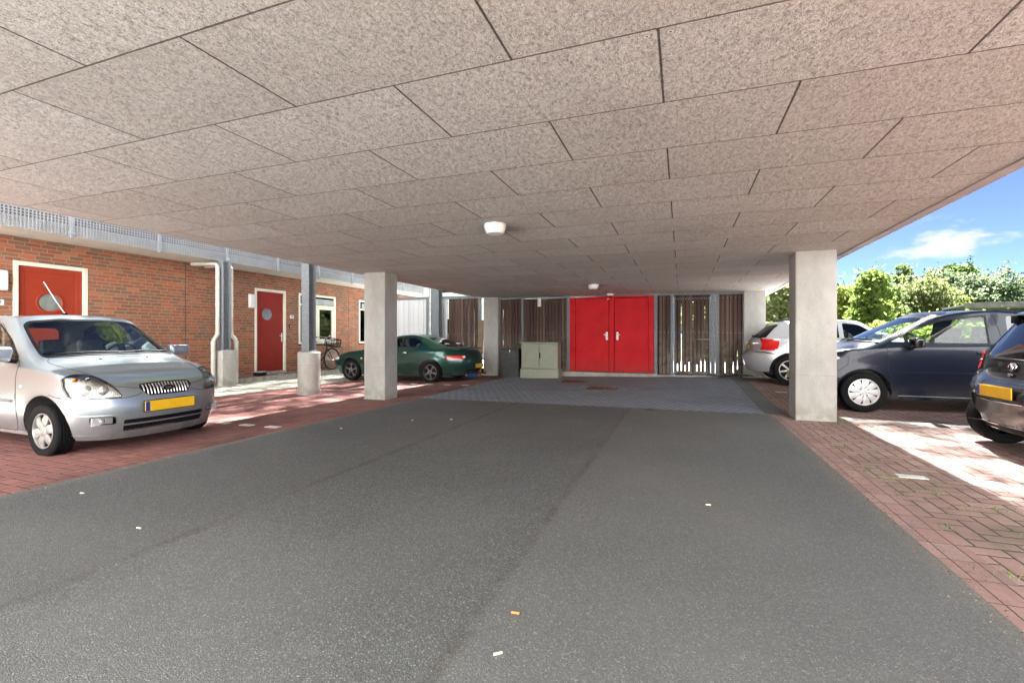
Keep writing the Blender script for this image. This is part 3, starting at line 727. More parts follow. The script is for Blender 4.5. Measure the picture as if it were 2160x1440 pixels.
for (a, c, z0, z1), mt in zip(doors, (m_redd, m_redd2, m_redd)):
    d = thing('door', None, None)
    pp(d, hb)
    F = .075
    fr = B(); x0, x1 = WX-.09, WX+.012
    fr.box(x0, x1, a, a+F, z0, z1, .004, seg=1); fr.box(x0, x1, c-F, c, z0, z1, .004, seg=1); fr.box(x0, x1, a+F+.001, c-F-.001, z1-F, z1-.001, .004, seg=1)
    fr.done('door_frame', m_cream, d)
    B().box(WX-.12, WX+.05, a+.01, c-.01, z0-.04, z0+.03, .005, seg=1).done('sill', m_conc2, d)
    b = B(); ya, yc, za, zc = a+F+.004, c-F-.004, z0+.035, z1-F-.004
    b.box(WX-.085, WX-.045, ya, yc, za, zc)
    for q in ((ya, ya+.10, za, zc), (yc-.10, yc, za, zc), (ya+.101, yc-.101, zc-.10, zc), (ya+.101, yc-.101, za, za+.10)): b.box(WX-.0449, WX-.036, q[0], q[1], q[2], q[3], .003, seg=1)
    b.done('door_leaf', mt, d)
    ym = (a+c)/2-.02 if mt is not m_redd2 else (a+c)/2-.10; zm = 1.835
    B().lathe([(.165, -.0447), (.215, -.0447), (.215, -.030), (.20, -.024), (.18, -.03), (.165, -.0447)], c=(WX, ym, zm), axis='x', n=40).done('porthole_ring', mt, d, True)
    B().lathe([(0, -.040), (.166, -.040)], c=(WX, ym, zm), axis='x', n=40).done('porthole_glass', m_curtain if mt is m_redd2 else m_wglassd, d) if False else None
    gl = simple('porthole_glass_'+('blue' if mt is m_redd2 else 'grey'), (.16, .20, .23) if mt is m_redd2 else (.17, .19, .17), .08, n_amt=.3, n_scale=4)
    B().lathe([(0.0001, -.040), (.166, -.040)], c=(WX, ym, zm), axis='x', n=40).done('porthole_glass', gl, d)
    h = B(); yh = yc-.05; h.box(WX-.036, WX-.028, yh-.02, yh+.02, 1.02, 1.28, .004); h.cyl((WX-.03, yh, 1.20), (WX+.03, yh, 1.20), .009, n=10); h.tube([(WX+.025, yh, 1.20), (WX+.028, yh-.12, 1.20)], .009, 8); h.done('handle', m_white, d, True)
for a, c, z0, z1 in wins:
    w = thing('window', None, None); pp(w, hb)
    F = .07; x0, x1 = WX-.10, WX+.010; zt = z1-.34
    b = B(); b.box(x0, x1, a, a+F, z0, z1, .004, seg=1); b.box(x0, x1, c-F, c, z0, z1, .004, seg=1); b.box(x0, x1, a+F+.001, c-F-.001, z1-F, z1-.001, .004, seg=1)
    b.box(x0, x1-.002, a+F+.001, c-F-.001, z0+.001, z0+F, .004, seg=1); b.box(x0, x1-.002, a+F+.001, c-F-.001, zt-.05, zt, .004, seg=1)
    ym = a+(c-a)*.47; b.box(x0, x1-.003, ym-.035, ym+.035, z0+F+.001, zt-.051, .004, seg=1)
    b.done('frame', m_cream, w)
    s = B(); ya, yc, za, zc = ym+.04, c-F-.004, z0+F+.004, zt-.055
    for q in ((ya, ya+.09, za, zc), (yc-.09, yc, za, zc), (ya+.091, yc-.091, zc-.09, zc), (ya+.091, yc-.091, za, za+.09)): s.box(WX-.085, WX-.01, q[0], q[1], q[2], q[3], .005, seg=1)
    s.done('sash', m_cream, w)
    B().box(WX-.062, WX-.056, a+F, ym-.036, z0+F, zt-.051).box(WX-.060, WX-.054, ya+.085, yc-.085, za+.085, zc-.085).done('pane', m_wglass, w)
    v = B(); v.box(WX-.09, WX-.03, a+F+.003, c-F-.003, zt+.004, z1-F-.004)
    v.done('vent_panel', m_black, w)
    v = B()
    for i in range(3): v.cyl((WX-.025, a+F+.12, zt+.05+i*.065), (WX-.025, c-F-.01, zt+.05+i*.065), .026, n=12)
    v.done('vent_louvre', m_zinc, w, True, loose=True)
    B().box(WX-.2, WX+.035, a-.02, c+.02, z0-.045, z0-.002, .005, seg=1).done('sill', m_black2, w)
    cu = B(); n = 40
    for i in range(n):
        y0_ = a+F+(ym-a-F)*i/n; y1_ = a+F+(ym-a-F)*(i+1)/n; o1 = .012*math.sin(i*1.9); o2 = .012*math.sin((i+1)*1.9)
        vs = [cu.bm.verts.new(p) for p in ((WX-.16+o1, y0_, z0+.03), (WX-.16+o2, y1_, z0+.03), (WX-.16+o2, y1_, zt), (WX-.16+o1, y0_, zt))]; cu.bm.faces.new(vs)
    cu.done('curtain', m_curtain, w)
# gallery railing: grating panels with square holes between flat posts
RX = -10.62
gy = [-1.0, .52, 2.05, 3.58, 5.135, 6.66, 8.24, 9.78, 11.34, 12.88, 14.4, 15.95, 17.5]
proto_p = None
for i, (a, c) in enumerate(zip(gy, gy[1:])):
    L = c-a-.07
    if proto_p is None:
        b = B(); nb = int(1.47/.05)
        for k in range(nb+1): q = -.735+1.47*k/nb; b.box(-.004, .004, q-.009, q+.009, 0, 1.1)
        for k in range(23): z = .010+k*.0485; b.box(-.0065, .0015, -.735, .735, z-.009, z+.009)
        proto_p = b.done('railing_panel', m_rail); o = proto_p
    else: o = proto_p.copy(); col.objects.link(o)
    o.location = (RX, (a+c)/2, 3.03); o.scale = (1, L/1.47, 1)
    pp(o, hb)
for i, a in enumerate(gy):
    pp(B().box(RX-.05, RX+.006, a-.028, a+.028, 2.995, 4.15, .004, seg=1).box(RX+.007, RX+.02, a-.06, a+.06, 3.06, 3.10, .003, seg=1).done('railing_post', m_rail), hb)
pp(B().box(RX-.03, RX+.03, -1.05, 17.55, 4.155, 4.20, .006).done('handrail', m_rail), hb)

# wall lamps, numbers, bell
def wall_lamp(y, z, label, w=.21, h=.36):
    t = thing('wall_lamp', label, 'wall lamp', (WX, y, z), 0, 'white bulkhead lamps on the brick wall')
    B().box(.0, .03, -w/2-.006, w/2+.006, -h/2-.006, h/2+.006, .008).done('base', m_white, t, True)
    B().box(.0301, .085, -w/2, w/2, -h/2, h/2, .03, seg=4).done('lamp_shade', m_white, t, True)
wall_lamp(4.53, 2.195, 'white bulkhead lamp left of the near orange red door', .24, .36); wall_lamp(9.72, 2.195, 'narrow white bulkhead lamp left of the far dark red door', .15, .38)
def number(s, y, z, label):
    t = thing('house_number', label, 'number plate', (WX, y, z), 0, 'house number plates on the brick wall')
    B().box(.0, .006, -.075, .075, -.05, .05).done('plate', m_white, t); text(s, .085, m_ink, 'digits', t, (.007, 0, .0), (R(90), 0, R(90)), weight=.0012)
number('72', 4.54, 1.79, 'white plate reading 72 left of the near door'); number('70', 11.197, 1.80, 'white plate reading 70 right of the far dark red door')
t = thing('doorbell', 'small black doorbell on the brick beside the far dark red door', 'doorbell', (WX, 11.11, 1.50)); B().box(0, .02, -.035, .035, -.05, .05, .006).done('body', m_black, t); B().cyl((.02, .006, 0), (.026, .006, 0), .016, n=14).done('button', m_white, t)

# steel posts with concrete plinths, drainpipes
def i_post(x, y, label, z0=.84, z1=3.03, w=.2):
    t = thing('steel_post', label, 'post', (x, y, z0))
    b = B(); h = z1-z0; b.box(-w/2, w/2, -w/2, -w/2+.014, 0, h, .003, seg=1); b.box(-w/2, w/2, w/2-.014, w/2, 0, h, .003, seg=1); b.box(-.006, .006, -w/2+.0145, w/2-.0145, 0, h)
    b.done('profile', m_galv, t); B().box(-w*.62, w*.62, -w*.62, w*.62, -.002, .014, .003, seg=1).done('base_plate', m_galv, t)
    return t
i_post(-10.62, 8.155, 'steel gallery post on the square concrete plinth, between two drainpipes')
b = B().box(-.20, .20, -.20, .20, -.1, .83, .03, seg=3); o = b.done('concrete_plinth', m_conc2, None, True); o.location = (-10.62, 8.155, .0); tag(o, 'rounded square concrete plinth between the two drainpipes', 'plinth')
b = B().lathe([(0.001, -.1), (.222, -.1), (.222, .87), (.205, .885), (0.001, .888)], n=48); o = b.done('concrete_plinth', m_conc2, None, True); o.location = (-7.35, 7.55, gz(-7.35, 7.55)); tag(o, 'round concrete plinth carrying the grey steel post before the window', 'plinth')
for y, lb in ((7.52, 'tall grey steel post on the round concrete plinth in front of the window'),):
    i_post(-7.33, y, lb, .862, 6.5, .2)
t = thing('steel_post', 'tall dark grey steel post before the fence behind the green coupe', 'post', (-7.25, 12.75, -.03))
b = B()
for s in (-1, 1): b.box(-.13, .13, s*.11-.008, s*.11+.008, 0, 6.3, .003, seg=1)
b.box(-.008, .008, -.10, .10, 0, 6.3); b.done('profile', m_galv, t)
B().cyl((-.21, -.06, 0), (-.19, -.06, 6.3), .055, n=20).done('pipe', m_zinc, t, True)
def drainpipe(y, sgn, label, mat, yo):
    t = thing('drainpipe', label, 'drainpipe', (-10.62, y, 0), 0, 'drainpipes beside the gallery post')
    pts = [(-.9, sgn*.0, 2.985), (-.35, 0, 2.965), (-.06, 0, 2.94), (0, 0, 2.88), (0, 0, 2.7), (0, 0, 1.28), (0, 0, 1.22), (.02, sgn*.11, 1.10), (.02, sgn*.13, 1.02), (.02, sgn*.13, .0)]
    B().tube(pts, .048, 16).done('pipe', mat, t, True)
    b = B()
    for z, yy in ((2.62, 0), (1.95, 0), (1.27, 0), (1.03, sgn*.13), (.45, sgn*.13), (.2, sgn*.13)): b.cyl((0 if z > 1.1 else .02, yy, z-.03), (0 if z > 1.1 else .02, yy, z+.03), .054, n=18)
    b.done('sleeve', mat, t, True, loose=True)
drainpipe(7.985, -1, 'pale drainpipe left of the gallery post, bent near its foot', m_pipe, 0)
drainpipe(8.335, 1, 'grey drainpipe right of the gallery post, bent near its foot', m_pipe, 0)
# bowl and litter at the door
t = thing('dog_bowl', 'round black bowl on the pavement left of the far dark red door', 'bowl', (-11.25, 9.72, .062))
B().lathe([(0.001, .012), (.14, .012), (.165, .10), (.18, .105), (.17, .0), (0.001, .0)], n=32).done('body', m_black2, t, True)
B().lathe([(.168, .104), (.182, .104), (.182, .118), (.168, .118), (.168, .104)], n=32).done('rim', m_zinc, t, True)
def crumple(name, loc, s, mat, label, cat, sq=.4):
    b = B(); bmesh.ops.create_icosphere(b.bm, subdivisions=2, radius=s)
    for v in b.bm.verts: v.co *= random.uniform(.6, 1.25); v.co.z = max(v.co.z*sq, -s*.3*sq)+s*.3*sq
    o = b.done(name, mat); o.location = loc; return tag(o, label, cat)
crumple('paper_bag', (-11.2, 11.25, .062), .17, m_paper, 'crumpled pale paper bag on the pavement between the far door and the bicycle', 'litter')
crumple('paper_scrap', (-11.1, 10.3, .062), .10, m_paper, 'flat pale paper scrap on the pavement before the dark red door', 'litter', .12)
crumple('paper_scrap', (-10.1, 12.1, gz(-10, 12)), .09, m_paper, 'crumpled white paper scrap left of the front wheel of the green coupe', 'litter', .3)
crumple('paper_scrap', (-9.55, 11.2, gz(-9.5, 11.2)), .07, m_paper, 'small white paper scrap close to the front wheel of the green coupe', 'litter', .3)
# small litter on the asphalt
butt = None
for i, (x, y, a, mt, lb) in enumerate([(-.627, 1.544, 40, m_butt, 'white cigarette end nearest the camera on the asphalt'), (-.651, 1.797, 8, m_orange, 'orange cigarette filter on the asphalt behind the nearest cigarette end'), (-3.109, 1.831, 5, m_butt, 'pale cigarette end on the dark asphalt, lower left'),
        (.17, 3.4, 5, m_butt, 'tiny white cigarette end on the asphalt near the right edge'), (-4.229, 2.106, 10, m_butt, 'yellowish cigarette end on the asphalt before the silver hatchback'), (-3.06, 5.784, 20, m_butt, 'small pale cigarette end farther up the asphalt, right one of a pair'), (-3.544, 5.543, 70, m_butt, 'small pale cigarette end farther up the asphalt, left one of a pair'), (-4.1, 4.75, 0, m_butt, 'white cigarette end on the asphalt close to the left red paving')]):
    s = B().cyl((-.022, 0, .0075), (.022, 0, .0075), .0058, n=10); o = s.done('cigarette_end', mt, None, True); o.location = (x, y, gz(x, y)+.001); o.rotation_euler = (0, 0, R(a)); o.scale = (.75, .8, .8); tag(o, lb, 'cigarette end', 'cigarette ends on the asphalt')

# weeds between the pavers on the right
def weeds():
    vs, fs = [], []
    spots = [(2.02, 7.35, .10, 90), (2.25, 7.0, .07, 50), (1.62, 4.55, .16, 90), (1.50, 4.75, .12, 60), (1.75, 4.2, .14, 60), (1.52, 5.6, .06, 30), (1.95, 3.95, .12, 40), (1.6, 6.6, .05, 22), (1.52, 4.15, .10, 45), (2.1, 3.5, .16, 60), (1.75, 3.85, .1, 40), (2.5, 4.1, .12, 40), (3.2, 5.1, .05, 26), (1.48, 2.9, .1, 40), (1.6, 12.6, .2, 140), (2.0, 12.7, .25, 150), (1.45, 12.1, .1, 40), (-10.7, 8.9, .08, 30), (-7.4, 7.25, .08, 30), (1.47, 3.5, .06, 30), (1.7, 5.2, .06, 20), (2.9, 3.4, .1, 40), (1.9, 2.3, .15, 40)]
    for x, y, rad, n in spots:
        for _ in range(n):
            a = rng.uniform(0, 6.28); r = rad*abs(rng.normal())*.8; px, py = x+r*math.cos(a)*1.6, y+r*math.sin(a)
            h = rng.uniform(.008, .034); w = rng.uniform(.0010, .0020); t = rng.uniform(0, 6.28); lx, ly = math.cos(t)*h*.7, math.sin(t)*h*.7; z = gz(px, py)-.002
            i = len(vs); vs += [(px-w, py, z), (px+w, py, z), (px+lx*.4+w*.7, py+ly*.4, z+h*.7), (px+lx*.4-w*.7, py+ly*.4, z+h*.7), (px+lx, py+ly, z+h*.9)]
            fs += [(i, i+1, i+2, i+3), (i+3, i+2, i+4)]
    me = bpy.data.meshes.new('weeds'); me.from_pydata(vs, [], fs)
    mw = simple('weed_green', (.11, .13, .035), .7, n_amt=.5, n_scale=4)
    tag(link('weeds', me, mw), 'tufts of yellow green grass and weeds growing between the paving stones', 'weeds', kind='stuff')
weeds()
def grit():
    """sand grains, seeds and leaf crumbs, thickest along the edges of the asphalt"""
    vs, fs = [], []
    def chip(x, y, s):
        z = gz(x, y)+.001; i = len(vs); n = 5; a0 = rng.uniform(0, 6.28)
        for k in range(n): r_ = s*rng.uniform(.6, 1.2); vs.append((x+r_*math.cos(a0+6.283*k/n), y+r_*.7*math.sin(a0+6.283*k/n), z))
        vs.append((x, y, z+s*rng.uniform(.3, .8)))
        for k in range(n): fs.append((i+k, i+(k+1) % n, i+n))
    for _ in range(1500): chip(1.24+rng.normal()*.05, rng.uniform(1.3, 7.6), rng.uniform(.0015, .006))
    for _ in range(1100): chip(-4.75+rng.normal()*.07, rng.uniform(1.5, 7.6), rng.uniform(.002, .007))
    for _ in range(500): chip(rng.uniform(-4.7, 1.2), 7.7+rng.normal()*.06, rng.uniform(.002, .007))
    for _ in range(700): chip(-2.75+rng.normal()*.04, rng.uniform(1.2, 7.5), rng.uniform(.0015, .005))
    for _ in range(900): chip(rng.uniform(-4.6, 1.2), rng.uniform(1.2, 7.6), rng.uniform(.0012, .0045))
    for cx0, cx1, cy0, cy1 in ((1.47, 1.955, 7.27, 7.69), (-5.715, -5.24, 7.25, 7.66), (-5.71, -5.22, 12.88, 13.3), (1.475, 1.96, 12.88, 13.3)):
        for _ in range(260):
            e = abs(rng.normal())*.035+.003; chip(rng.uniform(cx0, cx1), cy0-e, rng.uniform(.002, .008)); chip(cx1+e, rng.uniform(cy0, cy1), rng.uniform(.002, .008)); chip(cx0-e, rng.uniform(cy0, cy1), rng.uniform(.002, .008))
    for _ in range(900): chip(rng.uniform(1.5, 3.2), rng.uniform(2.2, 7.2), rng.uniform(.0015, .005))
    me = bpy.data.meshes.new('grit'); me.from_pydata(vs, [], fs); m = M('grit_and_leaf_crumbs', rough=.9)
    g_n = m.nt.nodes.new('ShaderNodeNewGeometry'); m.set('color', m.ramp(E(m.nt, g_n.outputs['Random Per Island']), [(0., (.04, .03, .02)), (.45, (.10, .075, .045)), (.8, (.20, .17, .12)), (1., (.36, .33, .26))]))
    tag(link('grit', me, m.m), 'scattered grit, seeds and leaf crumbs on the asphalt and along its edges', 'grit', kind='stuff')
grit()
# ------------------------------------------------------------------ cars
def paint(name, color, metal=.0, flake=.0, coat=1., rough=.35):
    m = M(name, metal=metal, rough=rough, coat=coat, coatr=.03)
    d = m.noise(2.2, 5, .7); f = m.vor(900, out='Color')
    c = m.mix(d.step(.35, .75, 0., .14), color, tuple(q*.75 for q in color))
    if flake:
        n = m.nt.nodes.new('ShaderNodeSeparateColor'); m.L.new(f, n.inputs[0]); c = m.mix(E(m.nt, n.outputs[0]).step(.6, 1., 0., flake), c, tuple(min(1, q*1.8+.05) for q in color))
    # road dust low on the sills
    x, y, z = m.xyz(); dust = z.step(.15, .45, .5, 0.)*m.noise(5, 4).step(.3, .7)
    m.set('color', m.mix(dust, c, (.16, .15, .13))); m.set('rough', dust*.3+rough); return m.m
m_inner = simple('dark_car_trim', (.045, .045, .047), .75)
m_seat = simple('seat_fabric', (.11, .11, .115), .9, n_amt=.2, n_scale=20)
m_rubber = simple('tyre_rubber', (.008, .008, .0085), .8, n_amt=.25, n_scale=20, spec=.15)
m_gap = simple('panel_gap_shadow', (.01, .01, .01), .8)  # dark lines along the seams, gap shade put into colour
m_trim = simple('unpainted_black_trim', (.010, .010, .0105), .55, n_amt=.15, spec=.2)
m_rib = simple('dull_chrome', (.42, .43, .43), .28, .9)
m_tail = M('red_lamp_plastic', color=(.62, .012, .012), rough=.12, coat=1., coatr=.03); m_tail.bump(m_tail.noise(90, 1), .002); m_tail = m_tail.m
m_amber = simple('amber_lamp_plastic', (.75, .25, .02), .15)
m_clearlamp = simple('clear_lamp_plastic', (.72, .72, .72), .12, .3)
def reflector():
    m = M('lamp_reflector', metal=.55, rough=.3); x, y, z = m.xyz()
    st = ((y*70.).frac()-.5).abs(); c = m.mix(m.noise(9, 3).step(.35, .65), (.62, .62, .60), (.90, .90, .88)); m.set('color', c); m.bump(st+m.noise(40, 2)*.6, .004); return m.m
m_refl = reflector()
m_plate = simple('yellow_plate', (.72, .42, .01), .4, n_amt=.05); m_plblue = simple('plate_blue', (.01, .04, .30), .4)
m_silverp = paint('silver_metallic_paint', (.32, .36, .38), .75, .35, rough=.32)
m_silver2 = paint('cool_silver_paint', (.50, .52, .55), .45, .35, rough=.30)
m_green = paint('dark_green_metallic_paint', (.004, .042, .032), .5, .25, rough=.28, coat=.7)
m_blue = paint('midnight_blue_paint', (.005, .008, .020), .1, .15, rough=.3, coat=.32)
m_blue.node_tree.nodes['Principled BSDF'].inputs['Specular IOR Level'].default_value = .2
m_blackp = paint('black_paint', (.004, .005, .006), .0, .1, rough=.25, coat=.7)
m_cap = simple('silver_hubcap', (.38, .38, .37), .35, .6, n_amt=.08)
m_capd = simple('brake_dust_alloy', (.13, .11, .105), .45, .6, n_amt=.3, n_scale=14)
m_capw = simple('light_silver_hubcap', (.66, .65, .64), .35, .4, n_amt=.06)

def bspl(P, k):
    """cubic B-spline samples of P (n+2, ...) with phantoms at both ends, k per span"""
    n = P.shape[0]-2; out = []
    for i in range(n-1):
        p = P[i:i+4]
        for t in np.linspace(0, 1, k, endpoint=False):
            w = np.array([(1-t)**3, 3*t**3-6*t**2+4, -3*t**3+3*t**2+3*t+1, t**3])/6
            out.append(np.tensordot(w, p, (0, 0)))
    p = P[n-2:n+2]; out.append((p[1]+4*p[2]+p[3])/6)
    return np.array(out)
MIR = np.array([1, -1, 1.])
def pad_u(P): return np.concatenate([P[:, 1:2]*MIR, P, P[:, -2:-1]*MIR], 1)
def pad_v(P): return np.concatenate([P[0:1]*2-P[1:2], P, P[-2:-1]*MIR], 0)
def surf(P, k):
    Q = P.copy()
    for _ in range(2):
        a = pad_u(Q); S = (a[:, :-2]+4*a[:, 1:-1]+a[:, 2:])/6
        a = pad_v(S); S = (a[:-2]+4*a[1:-1]+a[2:])/6
        Q = Q+(P-S)*.75; Q[:, 0, 1] = 0; Q[:, -1, 1] = 0; Q[-1, :, 1] = 0
    a = pad_v(Q); A = bspl(a, k)                       # rows
    A = np.moveaxis(pad_u(A), 1, 0); return np.moveaxis(bspl(A, k), 1, 0)
def rnd(poly, r, n=4):
    out = []; N = len(poly)
    for i in range(N):
        p = np.array(poly[i][:2], float); rr = poly[i][2] if len(poly[i]) > 2 else r
        a = np.array(poly[i-1][:2], float); b = np.array(poly[(i+1) % N][:2], float)
        da = a-p; db = b-p; la = np.linalg.norm(da); lb = np.linalg.norm(db); q = min(rr, la*.48, lb*.48)
        if q < .003: out.append(tuple(p)); continue
        A = p+da/la*q; C = p+db/lb*q
        for t in np.linspace(0, 1, n+1): out.append(tuple((1-t)**2*A+2*t*(1-t)*p+t*t*C))
    return out
def inpoly(x, y, P):
    c = False; j = len(P)-1
    for i in range(len(P)):
        if (P[i][1] > y) != (P[j][1] > y) and x < (P[j][0]-P[i][0])*(y-P[i][1])/(P[j][1]-P[i][1])+P[i][0]: c = not c
        j = i
    return c
def grow(poly, d):
    P = np.array(poly); n = len(P); out = []
    ar = sum(P[i-1][0]*P[i][1]-P[i][0]*P[i-1][1] for i in range(n))
    s = 1 if ar > 0 else -1
    for i in range(n):
        a = P[i-1]; b = P[(i+1) % n]; t = b-a; l = np.linalg.norm(t)+1e-9; out.append(tuple(P[i]+np.array([t[1], -t[0]])/l*d*s))
    return out

class Car:
    def __init__(s, name, label, loc, rz, F, A, xs, yside, zs, C6, C7, C8, D, Rr, z9, paintm, xf, xr, tr, tw, track, hw, L, H, k=7, wide=False, sf=(0, .03, .15, .45, 1), yf=(0, .40, .74, .95, 1)):
        """F/Rr: centre line points (x,z) of the ten rows at nose and tail; the rows run sill .. belt(5), glass foot(6), glass head(7), roof edge(8), roof centre(9)"""
        s.t = thing(name, label, 'car', loc, rz); s.paint = paintm; s.L = L; s.H = H; s.hw = hw
        s.xf, s.xr, s.tr, s.tw, s.track = xf, xr, tr, tw, track
        P = np.zeros((10, 12, 3))
        for r in range(10):
            if r < 6: side = [(xs[i], yside[r]*(1-(.004 if wide and i > 2 else .012)*abs(i-2)**1.5), zs[r][0]+(zs[r][1]-zs[r][0])*i/4.) for i in range(5)]
            elif r == 6: side = C6
            elif r == 7: side = C7
            elif r == 8: side = C8
            else: side = [(x, 0, z) for x, z in D]
            for i in range(5): P[r, 4+i] = side[i]
            a = np.array(side[0], float); c = np.array([F[r][0], 0, F[r][1]])
            if r < 9:
                ss = sf if r < 6 else (0, .06, .26, .62, 1); yy = yf if r < 6 else (0, .42, .76, .93, 1)
                if r == 5: ss = (0, .05, .22, .55, 1)
            else: ss = (0, .25, .5, .75, 1); yy = (0,)*5
            for i in range(4): P[r, i] = (c[0]+(a[0]-c[0])*ss[i], a[1]*yy[i], c[2]+(a[2]-c[2])*(0, .12, .4, .75)[i])
            a = np.array(side[4], float); c = np.array([Rr[r][0], 0, Rr[r][1]])
            sr = (.50, .10, 0) if r < 6 else (.40, .10, 0); yr = ((.95 if wide and r < 5 else .90), .56 if wide else .52, 0) if r < 9 else (0, 0, 0)
            if r == 9: sr = (.66, .33, 0)
            for q, i in enumerate((9, 10, 11)): P[r, i] = (c[0]+(a[0]-c[0])*sr[q], a[1]*yr[q], c[2]+(a[2]-c[2])*(.55, .2, 0)[q])
        s.P = P; s.k = k; s.regions = []; s.holes = []
    def build(s):
        G = surf(s.P, s.k)
        # wheel arch flare
        for wx in (s.xf, s.xr):
            d = np.hypot(G[..., 0]-wx, G[..., 2]-s.tr); e = np.exp(-((d-(s.tr+.05))/.055)**2)*(G[..., 1] > s.hw*.6)*(G[..., 2] > .2)
            G[..., 1] += e*.012
        if hasattr(s, 'warp'): G = s.warp(G)
        nv, nu = G.shape[:2]; vs = []; idx = {}
        bm = bmesh.new()
        def V(v, u, m):
            c = (u == 0 or u == nu-1 or v == nv-1); key = (v, u, 0 if c else m)
            if key not in idx:
                p = G[v, u]; y = 0. if c else p[1]*(1 if key[2] == 0 else -1); idx[key] = bm.verts.new((p[0], y, p[2]))
            return idx[key]
        for m in (0, 1):
            for v in range(nv-1):
                for u in range(nu-1):
                    q = [V(v, u, m), V(v, u+1, m), V(v+1, u+1, m), V(v+1, u, m)]
                    if m: q = q[::-1]
                    u_ = []
                    for w in q:
                        if w not in u_: u_.append(w)
                    if len(u_) > 2:
                        try: bm.faces.new(u_)
                        except ValueError: pass
        bmesh.ops.recalc_face_normals(bm, faces=bm.faces[:]); bm.normal_update()
        s.bvh = BVHTree.FromBMesh(bm); s.bm = bm
        s.names = ['body']; s.mats = [s.paint]; s.off = [0.]
        rl = bm.faces.layers.int.new('reg')
        for name, proj, poly, mat, off, extra in s.regions:
            s.names.append(name); s.mats.append(mat); s.off.append(off); ri = len(s.names)-1
            s.cut(poly, proj, ri, rl, extra)
        # split
        for ri, (name, mat, off) in enumerate(zip(s.names, s.mats, s.off)):
            fs = [f for f in bm.faces if f[rl] == ri]
            if name == 'DELETE' or not fs: continue
            groups = {0: fs}
            if name in ('side_window', 'door', 'headlight', 'tail_light', 'fog_lamp', 'window_trim', 'fuel_flap'):
                groups = {1: [f for f in fs if f.calc_center_median().y > 0], -1: [f for f in fs if f.calc_center_median().y < 0]}
            for g, ff in groups.items():
                if not ff: continue
                vmap = {}; nb = bmesh.new()
                for f in ff:
                    q = []
                    for v in f.verts:
                        if v not in vmap: vmap[v] = nb.verts.new(v.co-v.normal*off)
                        q.append(vmap[v])
                    try: nb.faces.new(q)
                    except ValueError: pass
                # keep the whole body's smooth normals on every panel cut from it; dark inner skin behind the paint
                src = list(vmap.items()); nn = [v.normal.copy() for v, w in src]; no = len(src)
                if mat not in (m_glass, m_glassd, m_lens):
                    imap = {w: nb.verts.new(w.co-v.normal*.012) for v, w in src}
                    outer = list(nb.faces); nn += [-q for q in nn]
                    edges = {}
                    for f in outer:
                        try: nf = nb.faces.new([imap[w] for w in reversed(f.verts)]); nf.material_index = 1
                        except ValueError: pass
                nb.verts.index_update()
                me = bpy.data.meshes.new(name); nb.to_mesh(me); nb.free()
                o = link(name, me, [mat, m_inner], s.t, True)
                me.normals_split_custom_set_from_vertices(nn)
                s.last = o
        bm.free()
    def side_of(s, f, proj, extra):
        c = f.calc_center_median(); n = f.normal
        if proj == 'side': return abs(n.y) > (.10 if isinstance(extra, float) else .18) and abs(c.y) > (extra if isinstance(extra, float) else s.hw*.28)
        if proj == 'front': return n.x < (-.12 if extra else -.05) and c.x < s.L*.55
        if proj == 'rear': return n.x > (.30 if extra else .05) and c.x > s.L*.45
        if proj == 'top': return n.z > .3
    def uv(s, co, proj, flip=1):
        if proj == 'side' or proj == 'top': return (co.x, co.z) if proj == 'side' else (co.x, co.y*flip)
        return (co.y*flip, co.z)
    def cut(s, poly, proj, ri, rl, extra):
        bm = s.bm
        for flip in ((1,) if (proj == 'side' or not extra) else (1, -1)):
            xs_ = [p[0] for p in poly]; ys_ = [p[1] for p in poly]; e = .03
            def bb(f): 
                q = [s.uv(v.co, proj, flip) for v in f.verts]; return min(a for a, b in q), max(a for a, b in q), min(b for a, b in q), max(b for a, b in q)
            cand = {}
            for f in bm.faces:
                if not s.side_of(f, proj, extra): continue
                b = bb(f)
                if b[1] > min(xs_)-e and b[0] < max(xs_)+e and b[3] > min(ys_)-e and b[2] < max(ys_)+e: cand[f] = b
            N = len(poly)
            for i in range(N):
                p, q = poly[i], poly[(i+1) % N]; dx, dy = q[0]-p[0], q[1]-p[1]; l = math.hypot(dx, dy)
                if l < 1e-6: continue
                x0, x1 = min(p[0], q[0])-.001, max(p[0], q[0])+.001; y0, y1 = min(p[1], q[1])-.001, max(p[1], q[1])+.001
                sel = [f for f, b in cand.items() if b[1] > x0 and b[0] < x1 and b[3] > y0 and b[2] < y1]
                if not sel: continue
                if proj == 'side': co = (p[0], 0, p[1]); no = (dy, 0, -dx)
                elif proj == 'top': co = (p[0], p[1]*flip, 0); no = (dy, -dx*flip, 0)
                else: co = (0, p[0]*flip, p[1]); no = (0, dy*flip, -dx)
                ge = set(sel)
                for f in sel: ge.update(f.edges); ge.update(f.verts)
                for f in sel: cand.pop(f)
                r = bmesh.ops.bisect_plane(bm, geom=list(ge), dist=1e-5, plane_co=co, plane_no=Vector(no).normalized())
                for g in r['geom']:
                    if isinstance(g, bmesh.types.BMFace) and g.is_valid: cand[g] = bb(g)
            for f in cand:
                if f.is_valid:
                    c = s.uv(f.calc_center_median(), proj, flip)
                    if inpoly(c[0], c[1], poly): f[rl] = ri
    def reg(s, name, proj, poly, mat, off=0., mirror=False): s.regions.append((name, proj, poly, mat, off, mirror)); return poly
    def hit(s, u, v, proj, sgn=1):
        if proj == 'side': o, d = Vector((u, sgn*3, v)), Vector((0, -sgn, 0))
        elif proj == 'front': o, d = Vector((-3, u*sgn, v)), Vector((1, 0, 0))
        elif proj == 'rear': o, d = Vector((s.L+3, u*sgn, v)), Vector((-1, 0, 0))
        else: o, d = Vector((u, v*sgn, 4)), Vector((0, 0, -1))
        r = s.bvh.ray_cast(o, d); return r[0], r[1]
